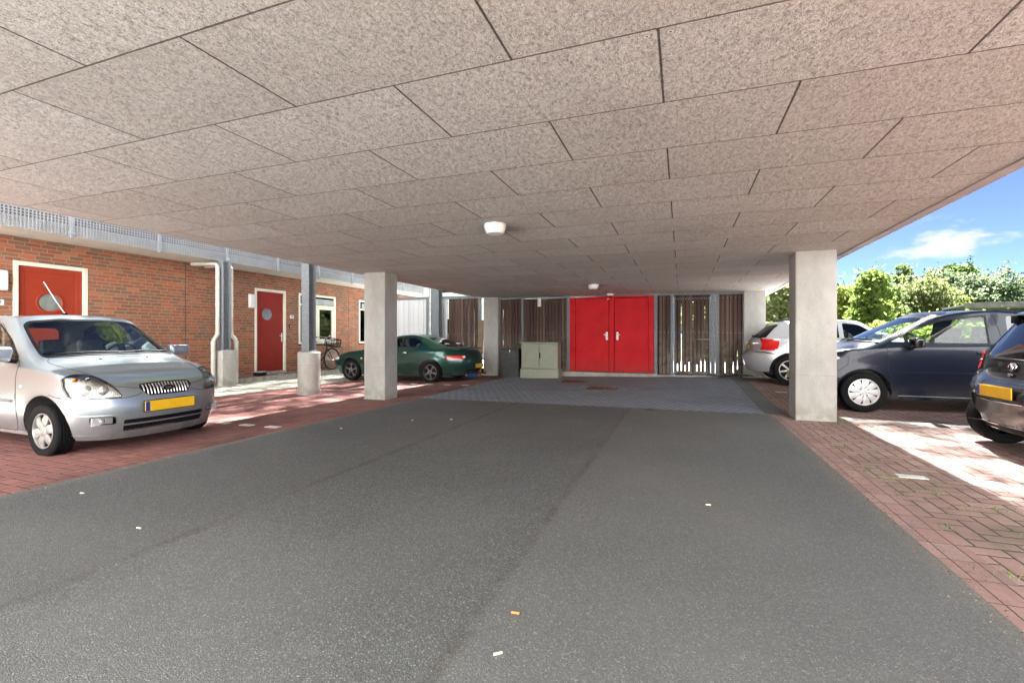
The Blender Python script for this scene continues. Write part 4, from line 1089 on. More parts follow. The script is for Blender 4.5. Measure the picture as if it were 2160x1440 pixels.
    def line(s, b, pts, proj, r, closed=False, sgns=(1, -1), lift=0., step=.035, flat=None):
        P = []; n = len(pts)
        for i in range(n if closed else n-1):
            a, c = pts[i], pts[(i+1) % n]; m = max(1, int(math.hypot(c[0]-a[0], c[1]-a[1])/step))
            for t in range(m): P.append((a[0]+(c[0]-a[0])*t/m, a[1]+(c[1]-a[1])*t/m))
        if not closed: P.append(pts[-1])
        for sg in sgns:
            run = []
            for p in P:
                h, nn = s.hit(p[0], p[1], proj, sg)
                if h is None:
                    if len(run) > 1: b.tube(run, r, 6)
                    run = []; continue
                q = h+nn*lift
                if run and (q-run[-1]).length > .25:
                    if len(run) > 1: b.tube(run, r, 6)
                    run = []
                run.append(q)
            if len(run) > 1: b.tube(run, r, 6, closed=closed and len(run) == len(P))
    def wells(s, ra):
        for wx in (s.xf, s.xr):
            for sg in (-1, 1):
                b = B(); n = 28; ring = [[], []]
                for a in np.linspace(R(-4), R(184), n):
                    x, z = wx+ra*math.cos(a), s.tr+ra*math.sin(a)
                    h, _ = s.hit(wx+(ra+.012)*math.cos(a), s.tr+(ra+.012)*math.sin(a), 'side', sg); y1 = (abs(h.y) if h is not None else s.hw-.08)-.006
                    ring[0].append(b.bm.verts.new((x, sg*min(y1-.05, s.track/2-s.tw/2-.03), z))); ring[1].append(b.bm.verts.new((x, sg*y1, z)))
                for i in range(n-1): b.bm.faces.new((ring[0][i], ring[0][i+1], ring[1][i+1], ring[1][i]))
                b.bm.faces.new(ring[0]); b.done('wheel_well', m_inner, s.t)
    def wheels(s, kind, capm, steer=0.):
        r = s.tr; w = s.tw; rim = r*(.66 if kind != 'coupe' else .68); proto = None
        for wx in (s.xf, s.xr):
            for sg in (1, -1):
                if proto is None:
                    wh = bpy.data.objects.new('wheel', None); col.objects.link(wh); wh.parent = s.t; proto = wh
                    g = []
                    prof = [(rim*.99, -w*.38), (rim+.012, -w*.44), (r*.90, -w*.5), (r*.965, -w*.46), (r*.992, -w*.38)]
                    for q in (-.24, -.08, .08, .24): prof += [(r, (q-.035)*w), (r*.972, (q-.03)*w), (r*.972, (q+.03)*w), (r, (q+.035)*w)]
                    prof += [(r*.992, w*.38), (r*.965, w*.46), (r*.90, w*.5), (rim+.012, w*.44), (rim*.99, w*.38)]
                    B().lathe(prof, axis='y', n=56).done('tyre', m_rubber, wh, True, 50)
                    b = B(); b.lathe([(0.001, w*.20), (rim*.93, w*.20), (rim*.93, -w*.3)], axis='y', n=40); b.done('back_dish', m_black, wh, True)  # black dish behind the spokes, its colour stands for shade in the slots
                    b = B(); b.lathe([(rim*1.0, w*.39), (rim*1.015, w*.455), (rim*.97, w*.465), (rim*.93, w*.40), (rim*.92, w*.25)], axis='y', n=48)
                    def wedge(a0, w0, w1, r0, r1, yb=.40, yo=.36, th=.02, curve=0., cup=0.):
                        m_ = 7; A = []; 
                        for i in range(m_):
                            t = i/(m_-1); rr = r0+(r1-r0)*t; ww = (w0+(w1-w0)*t)*.5+cup*math.sin(math.pi*t); aa = a0+curve*t; y = w*(yb+(yo-yb)*t)+.008*math.sin(math.pi*t)
                            da = ww/rr
                            A.append([b.bm.verts.new((rr*math.cos(aa+k), y-e, rr*math.sin(aa+k))) for k, e in ((-da, .006), (0, 0), (da, .006))]+[b.bm.verts.new((rr*math.cos(aa+k), y-th, rr*math.sin(aa+k))) for k in (da, -da)])
                        for p, q in zip(A, A[1:]):
                            for k in range(5): b.bm.faces.new((p[k], p[(k+1) % 5], q[(k+1) % 5], q[k]))
                    n_ = {'six': 6, 'nine': 9, 'coupe': 5, 'seven': 7, 'plain': 7}[kind]
                    for i in range(n_):
                        a = 2*math.pi*(i+.25)/n_
                        if kind == 'six': wedge(a, rim*.26, rim*.40, rim*.26, rim*.955, .43, .41, cup=.016)
                        elif kind == 'nine': wedge(a, rim*.10, rim*.46, rim*.22, rim*.955, .47, .40, cup=.010, curve=.10)
                        elif kind == 'coupe': wedge(a, rim*.26, rim*.34, rim*.16, rim*.95, .36, .36, cup=-.012)
                        else: wedge(a, rim*.16, rim*.20, rim*.2, rim*.95, .42, .40)
                    hr = {'six': .30, 'nine': .27, 'coupe': .24}.get(kind, .25)
                    b.lathe([(rim*hr, w*.38), (rim*hr, w*.43), (rim*hr*.8, w*.465), (rim*.12, w*.47), (rim*.11, w*.455), (0.001, w*.455)], axis='y', n=28)
                    o_ = b.done('rim', capm, wh, True, 40)
                    b = B()
                    nl = 4 if kind in ('six', 'nine') else 5
                    for i in range(nl):
                        a = 2*math.pi*(i+.5)/nl; b.cyl((rim*hr*1.15*math.cos(a), w*.43, rim*hr*1.15*math.sin(a)), (rim*hr*1.15*math.cos(a), w*.44+.006, rim*hr*1.15*math.sin(a)), .010, n=8)
                    b.done('wheel_nuts', m_zinc if kind != 'nine' else m_trim, wh, True)
                    o = wh
                else: o = copy_tree(proto, s.t)
                o.location = (wx, sg*(s.track/2), r); o.rotation_euler = (0, R(17*(wx+sg)), 0 if sg > 0 else math.pi)
                if steer and wx == s.xf: o.rotation_euler = (0, R(17*sg), steer+(0 if sg > 0 else math.pi))
    def interior(s, xd, belt, xseat, wheel_side, hb=.60, zr=None, rear=True, seat_h=.98):
        """dashboard, floor tub, seats, steering wheel"""
        h = s.hw; b = B(); b.box(xd-.05, s.L-.8, -h+.12, h-.12, .22, .30); 
        b.box(xd-.12, xd+.22, -h+.13, h-.13, .5, belt-.06, .05, seg=3); b.box(s.L-.85, s.L-.60, -h+.24, h-.24, .5, belt-.12, .03)
        for sg in (-1, 1): b.box(xd+.1, s.L-.95, sg*(h-.10)-.012, sg*(h-.10)+.012, .28, belt-.05)
        b.done('dashboard_and_floor', m_inner, s.t, True)
        pr = None
        for x, ys in ((xseat, (.34, -.34)), (xseat+.82, (.32, -.32)) if rear else (0, ())):
            for y in ys:
                b = B(); b.box(x-.28, x+.25, y-.23, y+.23, .36, .52, .06, seg=3)
                rot = Matrix.Rotation(R(14), 4, 'Y'); b.box(x+.22, x+.36, y-.23, y+.23, .50, seat_h-.02, .06, rot=rot, seg=3); b.box(x+.34, x+.44, y-.13, y+.13, seat_h+.0, seat_h+.19, .045, rot=rot, seg=3)
                b.done('seat', m_seat, s.t, True)
        b = B(); c = Vector((xd+.42, wheel_side*.34, belt-.02)); pts = []
        rot = Matrix.Rotation(R(-25), 3, 'Y')
        for a in np.linspace(0, 2*math.pi, 28, endpoint=False): pts.append(c+rot @ Vector((0, .185*math.cos(a), .185*math.sin(a))))
        b.tube(pts, .014, 8, closed=True); b.tube([c+rot @ Vector((0, -.17, 0)), c+rot @ Vector((-.02, 0, -.02)), c+rot @ Vector((0, .17, 0))], .016, 6); b.tube([c, c+Vector((-.3, 0, -.12))], .03, 8)
        b.done('steering_wheel', m_inner, s.t, True)
    def mirror(s, x, y, z, mat, sgns=(1, -1), sx=.09, sy=.11, sz=.075):
        for sg in sgns:
            c = Vector((x, sg*y, z)); b = B()
            b.box(-sx*.55, sx*.55, -sy, sy, -sz, sz, .045, seg=4)
            for v in b.bm.verts: v.co.x *= (1.15 if v.co.x < 0 else 1.); v.co.y *= 1-.10*(v.co.z < 0)
            b.move(Matrix.Translation(c)); o = b.done('side_mirror', mat, s.t, True, 60)
            B().box(x+sx*.55+.002, x+sx*.55+.005, sg*y-sy*.8, sg*y+sy*.8, z-sz*.75, z+sz*.75, .0).done('mirror_glass', m_chrome, o)
            b = B(); b.tube([(x+.0, sg*(y-sy*.5), z-sz*.7), (x-.0, sg*(y-sy*1.25), z-sz*.95), (x-.02, sg*(y-sy*1.7), z-sz*.9)], .026, 8); b.done('mirror_arm', m_black, o, True)
    def plate(s, x, y, z, rear=False, w=.52, h=.11, tilt=0., band=True, txt=None):
        t = bpy.data.objects.new('number_plate', None); col.objects.link(t); t.parent = s.t; t.location = (x, y, z); t.rotation_euler = (0, tilt, math.pi if not rear else 0)
        # +x outward
        B().box(-.004, .004, -w/2, w/2, -h/2, h/2, .002, seg=1).done('plate', m_plate, t)
        if band: B().box(.0042, .0052, -w/2+.004, -w/2+.045, -h/2+.004, h/2-.004).done('plate_band', m_plblue, t)
        b = B(); b.box(-.010, -.0045, -w/2-.008, w/2+.008, -h/2-.008, h/2+.008, .002, seg=1); b.done('plate_holder', m_black, t)
        if txt: text(txt, .085, m_ink, 'plate_text', t, (.0055, .03, 0), (R(90), 0, R(90)), weight=.002)
        return t
    def wiper(s, pts, proj, name='wiper', sgns=(1,), lift=.018):
        b = B(); s.line(b, pts, proj, .008, sgns=sgns, lift=lift, step=.05); b.done(name, m_black, s.t)
def circ(x, z, r, a0=0, a1=360, n=40): return [(x+r*math.cos(R(a)), z+r*math.sin(R(a))) for a in np.linspace(a0, a1, n, endpoint=(a1-a0 != 360))]

# ---- silver hatchback, nose towards the driveway
def silver_hatch():
    L = 3.5
    F = [(.10, .15), (.04, .27), (.0, .44), (.02, .58), (.09, .715), (.38, .845), (.88, 1.0), (1.50, 1.42), (1.64, 1.47), (1.9, 1.49)]
    Rr = [(3.44, .20), (3.47, .32), (3.5, .48), (3.47, .66), (3.45, .82), (3.43, .93), (3.38, 1.02), (3.22, 1.36), (3.12, 1.43), (2.95, 1.455)]
    zs = [(.18, .20), (.31, .33), (.49, .50), (.65, .68), (.78, .82), (.875, .955)]
    yside = [.735, .775, .795, .80, .795, .775]
    C6 = [(1.00, .70, .965), (1.20, .735, .97), (1.80, .745, .985), (2.4, .74, 1.0), (3.0, .715, 1.03)]
    C7 = [(1.60, .575, 1.365), (1.76, .60, 1.395), (2.1, .615, 1.40), (2.5, .61, 1.40), (3.0, .585, 1.37)]
    C8 = [(1.70, .52, 1.415), (1.84, .53, 1.445), (2.15, .54, 1.447), (2.5, .53, 1.447), (2.95, .50, 1.42)]
    D = [(2.1, 1.477), (2.2, 1.48), (2.35, 1.48), (2.6, 1.475), (2.85, 1.462)]
    c = Car('parked_car', 'silver small hatchback with its ribbed grille facing the driveway, left', (-5.33, 3.45, gz(-6, 3.3)-.02), math.pi, F, None, [.69, 1.15, 1.80, 2.45, 3.06], yside, zs, C6, C7, C8, D, Rr, None, m_silverp,     .69, 3.06, .266, .17, 1.40, .80, L, 1.49)
    arch = .345
    c.reg('DELETE', 'side', circ(.69, .278, arch), None); c.reg('DELETE', 'side', circ(3.06, .278, arch), None)
    bonnet = rnd([(-.46, .70), (-.28, .672), (.28, .672), (.46, .70), (.56, .835), (.67, .94), (.62, .985), (-.62, .985), (-.67, .94), (-.56, .835)], .03)
    d1 = rnd([(1.16, .30), (1.14, .60), (1.15, .93), (1.45, 1.12), (1.78, 1.36), (2.06, 1.42), (2.12, .98), (2.14, .26), (1.9, .235), (1.2, .235)], .05)
    d2 = rnd([(2.16, .26), (2.14, .98), (2.12, 1.42), (2.62, 1.41), (2.90, 1.33), (2.98, 1.05), (2.80, .66), (2.72, .52), (2.60, .26)], .05)
    c.reg('door', 'side', d1, m_silverp); c.reg('door', 'side', d2, m_silverp)
    wt = rnd([(1.21, .985), (1.50, 1.19), (1.83, 1.365), (2.045, 1.395), (2.07, .995), (1.3, .972)], .05); c.reg('window_trim', 'side', wt, m_trim)
    c.reg('side_window', 'side', grow(wt, -.014), m_glass, .004)
    wt2 = rnd([(2.19, .995), (2.175, 1.395), (2.60, 1.385), (2.83, 1.31), (2.90, 1.06), (2.84, 1.015)], .05); c.reg('window_trim', 'side', wt2, m_trim)
    c.reg('side_window', 'side', grow(wt2, -.014), m_glass, .004)
    ws = rnd([(-.66, .985), (-.3, 1.012), (.3, 1.012), (.66, .985), (.57, 1.345), (.52, 1.39), (.25, 1.425), (-.25, 1.425), (-.52, 1.39), (-.57, 1.345)], .045)
    c.reg('windshield_surround', 'front', ws, m_black2); c.reg('windshield', 'front', grow(ws, -.022), m_glass, .003)
    rw = rnd([(-.56, 1.04), (.56, 1.04), (.50, 1.34), (-.50, 1.34)], .07); c.reg('rear_window', 'rear', rw, m_glass, .003)
    hl = rnd([(.425, .592), (.66, .596), (.735, .60), (.748, .70), (.742, .80), (.67, .832), (.57, .826), (.525, .785), (.455, .66)], .025)
    c.reg('headlight', 'front', hl, m_lens, .002, True)
    fog = rnd([(.47, .325), (.635, .335), (.645, .405), (.48, .395)], .02); c.reg('fog_lamp', 'front', fog, m_lens, .006, True)
    gr_ = rnd([(-.20, .590), (.20, .590), (.265, .665), (.255, .705), (.10, .715), (-.10, .715), (-.255, .705), (-.265, .665)], .03); c.reg('grille', 'front', gr_, m_black, .02)
    ins = rnd([(-.40, .235), (.40, .235), (.41, .295), (-.41, .295)], .012); ins2 = rnd([(-.41, .31), (.41, .31), (.41, .355), (-.41, .355)], .012)
    c.reg('air_intake', 'front', ins, m_black, .02); c.reg('air_intake', 'front', ins2, m_black, .02)
    tl = rnd([(.60, .86), (.77, .86), (.74, 1.10), (.63, 1.12)], .03); c.reg('tail_light', 'rear', tl, m_tail, 0., True)
    c.build(); t = c.t
    g = B(); c.line(g, bonnet, 'front', .0028, True, sgns=(1,)); c.line(g, d1, 'side', .0028, True); c.line(g, d2, 'side', .0028, True)
    c.line(g, grow(hl, .002), 'front', .003, True); c.line(g, [(.76, .605), (.60, .585), (.40, .582), (.30, .60), (.26, .62)], 'front', .0028)
    c.line(g, grow(gr_, .002), 'front', .005, True, sgns=(1,)); c.line(g, grow(fog, .002), 'front', .003, True)
    c.line(g, [(.60, .63), (.45, .60), (.33, .59)], 'side', .0028); c.line(g, [(1.16, .62), (1.14, .32)], 'side', .002)
    g.done('panel_gap', m_gap, t)
    b = B(); c.line(b, [(1.2, .545), (2.08, .56)], 'side', .016, lift=.004); c.line(b, [(2.2, .56), (2.66, .57)], 'side', .016, lift=.004); b.done('door_moulding', m_silverp, t, True, loose=True)
    b = B()
    for sg in (1, -1):
        for ang in (1,):
            pass
    c.line(b, [(.70, .425), (.4, .415), (0, .41), (-.4, .415), (-.70, .425)], 'front', .0035, sgns=(1,)); c.line(b, [(-.70, .225), (-.4, .21), (0, .205), (.4, .21), (.70, .225)], 'front', .003, sgns=(1,)); b.done('bumper_crease', m_silverp, t, True)
    # grille bars: vertical chrome ribs following the nose
    b = B()
    for i in range(15):
        y = -.231+.033*i; e = .700+.012*(1-abs(y)/.25); lo = .600 if abs(y) < .2 else .632; c.line(b, [(y, lo), (y, e)], 'front', .0068, sgns=(1,), lift=-.002, step=.02)
    b.done('grille_ribs', m_rib, t, True)
    p, n = c.hit(0, .655, 'front'); 
    bd = bpy.data.objects.new('badge', None); col.objects.link(bd); bd.parent = t; bd.location = p+Vector((-.012, 0, 0)); bd.rotation_euler = (0, R(0), math.pi)
    B().lathe([(0.001, 0), (.034, 0), (.034, .004), (.030, .006)], axis='x', n=28).move(Matrix.Diagonal((1, 1.85, 1, 1))).done('badge_ring', m_chrome, bd, True)
    B().lathe([(0.001, .005), (.029, .005)], axis='x', n=28).move(Matrix.Diagonal((1, 1.85, 1, 1))).done('badge_field', m_black2, bd, True)
    text('KIA', .040, m_chrome, 'badge_text', bd, (.008, 0, 0), (R(90), 0, R(90)), weight=.0012)
    b = B()
    for y in np.linspace(-.38, .38, 20): c.line(b, [(y, .24), (y, .29)], 'front', .003, sgns=(1,), lift=-.012)
    for z in (.255, .275): c.line(b, [(-.39, z), (.39, z)], 'front', .0025, sgns=(1,), lift=-.012)
    c.line(b, [(-.40, .334), (.40, .334)], 'front', .003, sgns=(1,), lift=-.012); b.done('intake_mesh', m_trim, t)
    # lamp innards
    for sg in (1, -1):
        b = B(); pts = []
        for i in range(9):
            row = []
            for j in range(7):
                y = .41+.342*i/8; z = .595+.24*j/6; h, nn = c.hit(y, z, 'front', sg)
                if h is None: h = Vector((.3, y*sg, z))
                row.append(b.bm.verts.new(h+Vector((.045, -.006*sg, 0))))
            pts.append(row)
        for i in range(8):
            for j in range(6): b.bm.faces.new((pts[i][j], pts[i+1][j], pts[i+1][j+1], pts[i][j+1]))
        o = b.done('lamp_housing', m_refl, t, True)
        for y, z, r, mt in ((.54, .665, .050, m_refl), (.65, .67, .058, m_refl), (.68, .772, .026, m_amber), (.60, .775, .025, m_clearlamp)):
            h, nn = c.hit(y, z, 'front', sg)
            if h is not None: B().sph(h+Vector((.042, 0, 0)), r, 20, (.45, 1, 1)).done('lamp_reflector', mt, o, True)
        h, nn = c.hit(.56, .362, 'front', sg); B().box(h.x+.02, h.x+.03, h.y-.09, h.y+.09, h.z-.04, h.z+.04).done('fog_reflector', m_refl, t); B().sph(h+Vector((.02, 0, 0)), .022, 16, (.4, 1, 1)).done('fog_bulb', m_clearlamp, t, True)
    # turn repeater, washer nozzles, wipers, antenna
    b = B()
    for sg in (1, -1): h, n = c.hit(1.06, .70, 'side', sg); b.sph(h, .028, 14, (1, .35, .62))
    b.done('turn_repeater', m_clearlamp, t, True, loose=True)
    b = B()
    for y in (.24, -.24): h, n = c.hit(.78, y, 'top'); b.sph(h, .014, 10, (1, 1, .6))
    b.done('washer_nozzle', m_black, t, True, loose=True)
    c.wiper([(.56, 1.012), (.25, 1.030), (-.05, 1.022)], 'front'); c.wiper([(.02, 1.016), (-.3, 1.034), (-.56, 1.018)], 'front')
    b = B(); c.line(b, [(-.62, .995), (-.3, 1.008), (.3, 1.008), (.62, .995)], 'front', .012, sgns=(1,), lift=.0); b.done('cowl_grille', m_black, t)
    h, n = c.hit(1.95, 0, 'top'); b = B(); b.box(-.04, .04, -.012, .012, 0, .03, .008); b.move(Matrix.Translation(h)); o = b.done('antenna_base', m_black, t, True)
    B().tube([h+Vector((0, 0, .02)), h+Vector((.20, 0, .19)), h+Vector((.46, 0, .44))], .0042, 6).done('antenna_rod', m_white, o, True)
    c.mirror(1.24, .91, 1.03, m_silverp, sx=.10, sy=.13, sz=.08)
    c.wells(arch-.004); c.wheels('six', m_cap, steer=R(0))
    c.interior(1.05, .98, 1.72, -1)
    h, n = c.hit(0, .47, 'front'); c.plate(h.x-.016, .0, .475, False)
    b = B(); b.box(.4, 3.3, -.60, .60, .19, .25); b.done('underbody', m_inner, t)

    b = B(); c.line(b, [(.92, .205), (2.75, .215)], 'side', .02, lift=-.004); b.done('sill', m_silverp, t, True, loose=True)
    for sg in (1,): 
        h, n = c.hit(.44, .40, 'front', sg)
    return c
silver_hatch()

# ---- midnight blue three door hatchback, side on, nose to the driveway
def blue_hatch():
    L = 3.75
    F = [(.10, .18), (.04, .31), (.0, .47), (.02, .62), (.08, .76), (.36, .93), (.80, 1.05), (1.60, 1.45), (1.78, 1.50), (2.05, 1.522)]
    Rr = [(3.66, .22), (3.71, .33), (3.75, .5), (3.74, .70), (3.70, .86), (3.68, .98), (3.62, 1.08), (3.36, 1.35), (3.24, 1.42), (3.02, 1.458)]
    zs = [(.20, .21), (.33, .34), (.50, .51), (.70, .72), (.84, .90), (.94, 1.02)]
    yside = [.79, .825, .845, .845, .84, .825]
    C6 = [(1.00, .755, 1.00), (1.20, .79, 1.02), (1.95, .80, 1.03), (2.55, .795, 1.04), (3.2, .76, 1.10)]
    C7 = [(1.66, .62, 1.385), (1.82, .645, 1.41), (2.2, .66, 1.445), (2.6, .65, 1.43), (3.15, .60, 1.365)]
    C8 = [(1.80, .56, 1.43), (1.95, .57, 1.46), (2.25, .58, 1.488), (2.6, .57, 1.472), (3.10, .52, 1.405)]
    D = [(2.1, 1.525), (2.22, 1.53), (2.38, 1.526), (2.62, 1.508), (2.85, 1.482)]
    c = Car('parked_car', 'dark blue three door hatchback side on right of the big column, silver spoked hubcap', (1.77, 9.05, gz(2.6, 8.6)), 0, F, None, [.79, 1.25, 1.95, 2.6, 3.24], yside, zs, C6, C7, C8, D, Rr, None, m_blue, .78, 3.24, .295, .185, 1.48, .845, L, 1.515)
    arch = .35
    for wx in (.78, 3.24): c.reg('DELETE', 'side', circ(wx, .295, arch), None)
    d = rnd([(1.07, 1.01), (1.075, .62), (1.17, .34), (1.30, .27), (2.28, .27), (2.42, .46), (2.38, 1.0), (2.33, 1.435), (1.80, 1.40), (1.38, 1.25)], .07); c.reg('door', 'side', d, m_blue)
    wt = rnd([(1.085, 1.035), (1.38, 1.225), (1.75, 1.375), (2.25, 1.425), (2.235, 1.015), (1.5, 1.012)], .03); c.reg('window_trim', 'side', wt, m_trim)
    w1 = rnd([(1.115, 1.045), (1.285, 1.15), (1.285, 1.035)], .02); w2 = rnd([(1.315, 1.035), (1.315, 1.17), (1.40, 1.215), (1.76, 1.355), (2.225, 1.405), (2.215, 1.03)], .03)
    c.reg('side_window', 'side', w1, m_glass, .003); c.reg('side_window', 'side', w2, m_glass, .003)
    q = rnd([(2.46, 1.415), (2.44, 1.07), (2.95, 1.10), (3.12, 1.20), (3.04, 1.36)], .05); c.reg('side_window', 'side', q, m_glassd, .003)
    ws = rnd([(-.72, 1.03), (-.3, 1.06), (.3, 1.06), (.72, 1.03), (.60, 1.36), (.52, 1.425), (.25, 1.44), (-.25, 1.44), (-.52, 1.425), (-.60, 1.36)], .045)
    c.reg('windshield_surround', 'front', ws, m_black2); c.reg('windshield', 'front', grow(ws, -.022), m_glass, .003)
    c.reg('rear_window', 'rear', rnd([(-.58, 1.10), (.58, 1.10), (.50, 1.37), (-.50, 1.37)], .07), m_glassd, .003)
    hl = rnd([(.42, .66), (.72, .70), (.80, .80), (.74, .875), (.60, .86), (.48, .78)], .03); c.reg('headlight', 'front', hl, m_clearlamp, .002, True)
    bonnet = rnd([(-.50, .82), (.50, .82), (.70, .99), (.66, 1.035), (-.66, 1.035), (-.70, .99)], .04)
    gr_ = rnd([(-.34, .40), (.34, .40), (.42, .60), (-.42, .60)], .05); c.reg('grille', 'front', gr_, m_black, .015)
    c.reg('tail_light', 'rear', rnd([(.62, .80), (.80, .80), (.78, 1.12), (.66, 1.12)], .03), m_tail, 0., True)
    c.build(); t = c.t
    g = B(); c.line(g, d, 'side', .003, True); c.line(g, bonnet, 'front', .003, True, sgns=(1,)); c.line(g, [(.60, .84), (.58, .70), (.46, .60), (.40, .54)], 'side', .003); c.line(g, [(.72, .86), (.95, .92), (1.07, .98)], 'side', .003)
    g.done('panel_gap', m_gap, t)
    b = B(); c.line(b, [(1.16, .605), (1.8, .612), (2.38, .625)], 'side', .013, lift=-.002); b.done('door_moulding', m_blue, t, True, loose=True)
    b = B(); c.line(b, [(1.18, .235), (2.8, .24)], 'side', .030, lift=-.008); b.done('sill', m_blue, t, True, loose=True)
    b = B(); c.line(b, [(1.20, .262), (2.78, .267)], 'side', .006, lift=.01); b.done('sill_strip', m_zinc, t, True, loose=True)
    b = B(); c.line(b, [(.72, 1.035), (.3, 1.06), (-.3, 1.06), (-.72, 1.035)], 'front', .014, sgns=(1,)); b.done('cowl_grille', m_black, t)
    c.wiper([(.58, 1.055), (.1, 1.085), (-.15, 1.08)], 'front'); c.wiper([(-.05, 1.06), (-.5, 1.075)], 'front')
    c.mirror(1.36, .965, 1.035, m_blackp, sx=.10, sy=.115, sz=.075)
    h, n = c.hit(2.24, .90, 'side', -1)
    b = B()
    for sg in (1, -1): h, n = c.hit(2.18, .89, 'side', sg); b.box(h.x-.10, h.x+.10, h.y-.004, h.y+.03*sg, h.z-.014, h.z+.014, .006)
    b.done('door_handle', m_blue, t, True, loose=True)
    c.wells(arch-.004); c.wheels('nine', m_capw); c.interior(1.15, 1.02, 1.95, -1, seat_h=1.08)
    h, n = c.hit(0, .47, 'front'); c.plate(h.x-.016, 0, .47, False, txt='G-DB-41'); B().box(.35, 3.3, -.60, .60, .18, .24, .01).done('underbody', m_inner, t)
blue_hatch()

# ---- black city car seen from behind, nose to the right
def black_city():
    L = 3.40
    F = [(.10, .18), (.04, .31), (.0, .47), (.02, .60), (.08, .74), (.34, .88), (.80, 1.0), (1.45, 1.38), (1.62, 1.42), (1.9, 1.45)]
    Rr = [(3.31, .215), (3.37, .30), (3.40, .46), (3.395, .62), (3.30, .745), (3.285, .88), (3.25, .98), (3.03, 1.32), (2.93, 1.395), (2.7, 1.435)]
    zs = [(.20, .22), (.32, .34), (.50, .52), (.68, .72), (.82, .88), (.92, 1.0)]
    yside = [.765, .80, .82, .82, .81, .775]
    C6 = [(.98, .70, .96), (1.18, .74, .97), (1.8, .755, .985), (2.4, .75, 1.01), (2.98, .70, 1.05)]
    C7 = [(1.52, .57, 1.32), (1.7, .60, 1.355), (2.1, .61, 1.39), (2.5, .60, 1.39), (2.86, .565, 1.35)]
    C8 = [(1.65, .51, 1.37), (1.8, .52, 1.40), (2.1, .53, 1.43), (2.45, .52, 1.43), (2.80, .49, 1.395)]
    D = [(2.0, 1.458), (2.1, 1.465), (2.25, 1.465), (2.4, 1.46), (2.6, 1.447)]
    c = Car('parked_car', 'glossy black city car at the right edge, rear towards the driveway', (2.87+3.40, 5.78, gz(3.4, 5.8)), math.pi, F, None, [.70, 1.15, 1.85, 2.45, 3.04], yside, zs, C6, C7, C8, D, Rr, None, m_blackp, .70, 3.03, .278, .165, 1.37, .815, L, 1.465, k=8, wide=True)
    def warp(G):
        # waist between the bumper shelf and the tailgate
        x, y, z = G[..., 0], G[..., 1], G[..., 2]
        e = np.exp(-((z-.60)/.10)**2)*(1/(1+np.exp(-(x-3.0)/.06))); G[..., 0] += e*.028*(np.abs(y) < .9); G[..., 1] *= 1+.025*e
        return G
    c.warp = warp
    arch = .325
    for wx in (.70, 3.03): c.reg('DELETE', 'side', circ(wx, .278, arch), None)
    tg = rnd([(-.55, .70), (.55, .70), (.60, .85), (.60, 1.05), (.52, 1.37), (-.52, 1.37), (-.60, 1.05), (-.60, .85)], .06); c.reg('tailgate', 'rear', tg, m_blackp)
    rg = rnd([(-.575, .93), (0, .90), (.575, .93), (.585, 1.05), (.50, 1.345), (-.50, 1.345), (-.585, 1.05)], .07); c.reg('rear_window_border', 'rear', rg, m_black2); c.reg('rear_window', 'rear', grow(rg, -.02), m_glassd, .003)
    c.reg('side_window', 'side', rnd([(1.25, .99), (1.7, 1.33), (2.0, 1.37), (2.0, 1.0)], .05), m_glassd, .003); c.reg('side_window', 'side', rnd([(2.1, 1.01), (2.1, 1.37), (2.5, 1.35), (2.7, 1.1), (2.6, 1.04)], .05), m_glassd, .003)
    c.reg('windshield', 'front', rnd([(-.64, .99), (.64, .99), (.53, 1.35), (-.53, 1.35)], .06), m_glass, .003)
    tl = rnd([(.64, .80), (.71, .785), (.775, .82), (.785, .92), (.755, .99), (.70, 1.025), (.65, 1.0), (.635, .90)], .03); c.reg('tail_light', 'rear', tl, m_tail, -.012, True)
    low = rnd([(-.62, .225), (.62, .225), (.60, .275), (-.60, .275)], .01); c.reg('lower_grille', 'rear', low, m_black, .012)
    rec = rnd([(-.36, .52), (.36, .52), (.33, .69), (-.33, .69)], .04)
    c.build(); t = c.t
    g = B(); c.line(g, tg, 'rear', .0035, True, sgns=(1,)); c.line(g, [(.60, .74), (.68, .755), (.78, .73)], 'rear', .003); c.line(g, grow(tl, .003), 'rear', .004, True); c.line(g, rec, 'rear', .004, True, sgns=(1,)); c.line(g, [(2.72, .62), (2.95, .66), (3.2, .66), (3.3, .70)], 'side', .003); c.line(g, [(2.05, 1.0), (2.05, .28)], 'side', .003)
    g.done('panel_gap', m_gap, t)
    b = B(); c.line(b, [(-.60, .282), (.60, .282)], 'rear', .006, sgns=(1,), lift=.004); c.line(b, [(-.33, .515), (-.2, .510), (.2, .510), (.33, .515)], 'rear', .006, sgns=(1,)); b.done('bumper_trim', m_chrome, t, True)
    # lamp inner rings
    b = B()
    for sg in (1, -1):
        for z, r in ((.95, .028), (.87, .030), (.82, .016)):
            h, n = c.hit(.695, z, 'rear', sg); b.sph(h+Vector((.010, 0, 0)), r, 16, (.35, 1, 1))
    b.done('lamp_bulb', m_tail, t, True, loose=True)
    # maker's emblem: three ellipses
    h, n = c.hit(0, .835, 'rear'); bd = bpy.data.objects.new('badge', None); col.objects.link(bd); bd.parent = t; bd.location = h+Vector((.012, 0, .01)); bd.rotation_euler = (0, R(-14), 0)
    b = B()
    def ell(cy_, cz_, a, e): b.tube([(0, cy_+a*math.cos(q), cz_+e*math.sin(q)) for q in np.linspace(0, 2*math.pi, 32, endpoint=False)], .0045, 6, closed=True)
    ell(0, 0, .056, .040); ell(0, .017, .031, .018); ell(0, 0, .014, .036); b.done('badge_emblem', m_chrome, bd, True)
    b = B(); h, n = c.hit(0, .755, 'rear'); b.sph(h+Vector((.008, 0, .012)), .024, 16, (.5, 1.7, .8)); b.done('tailgate_handle', m_chrome, t, True)
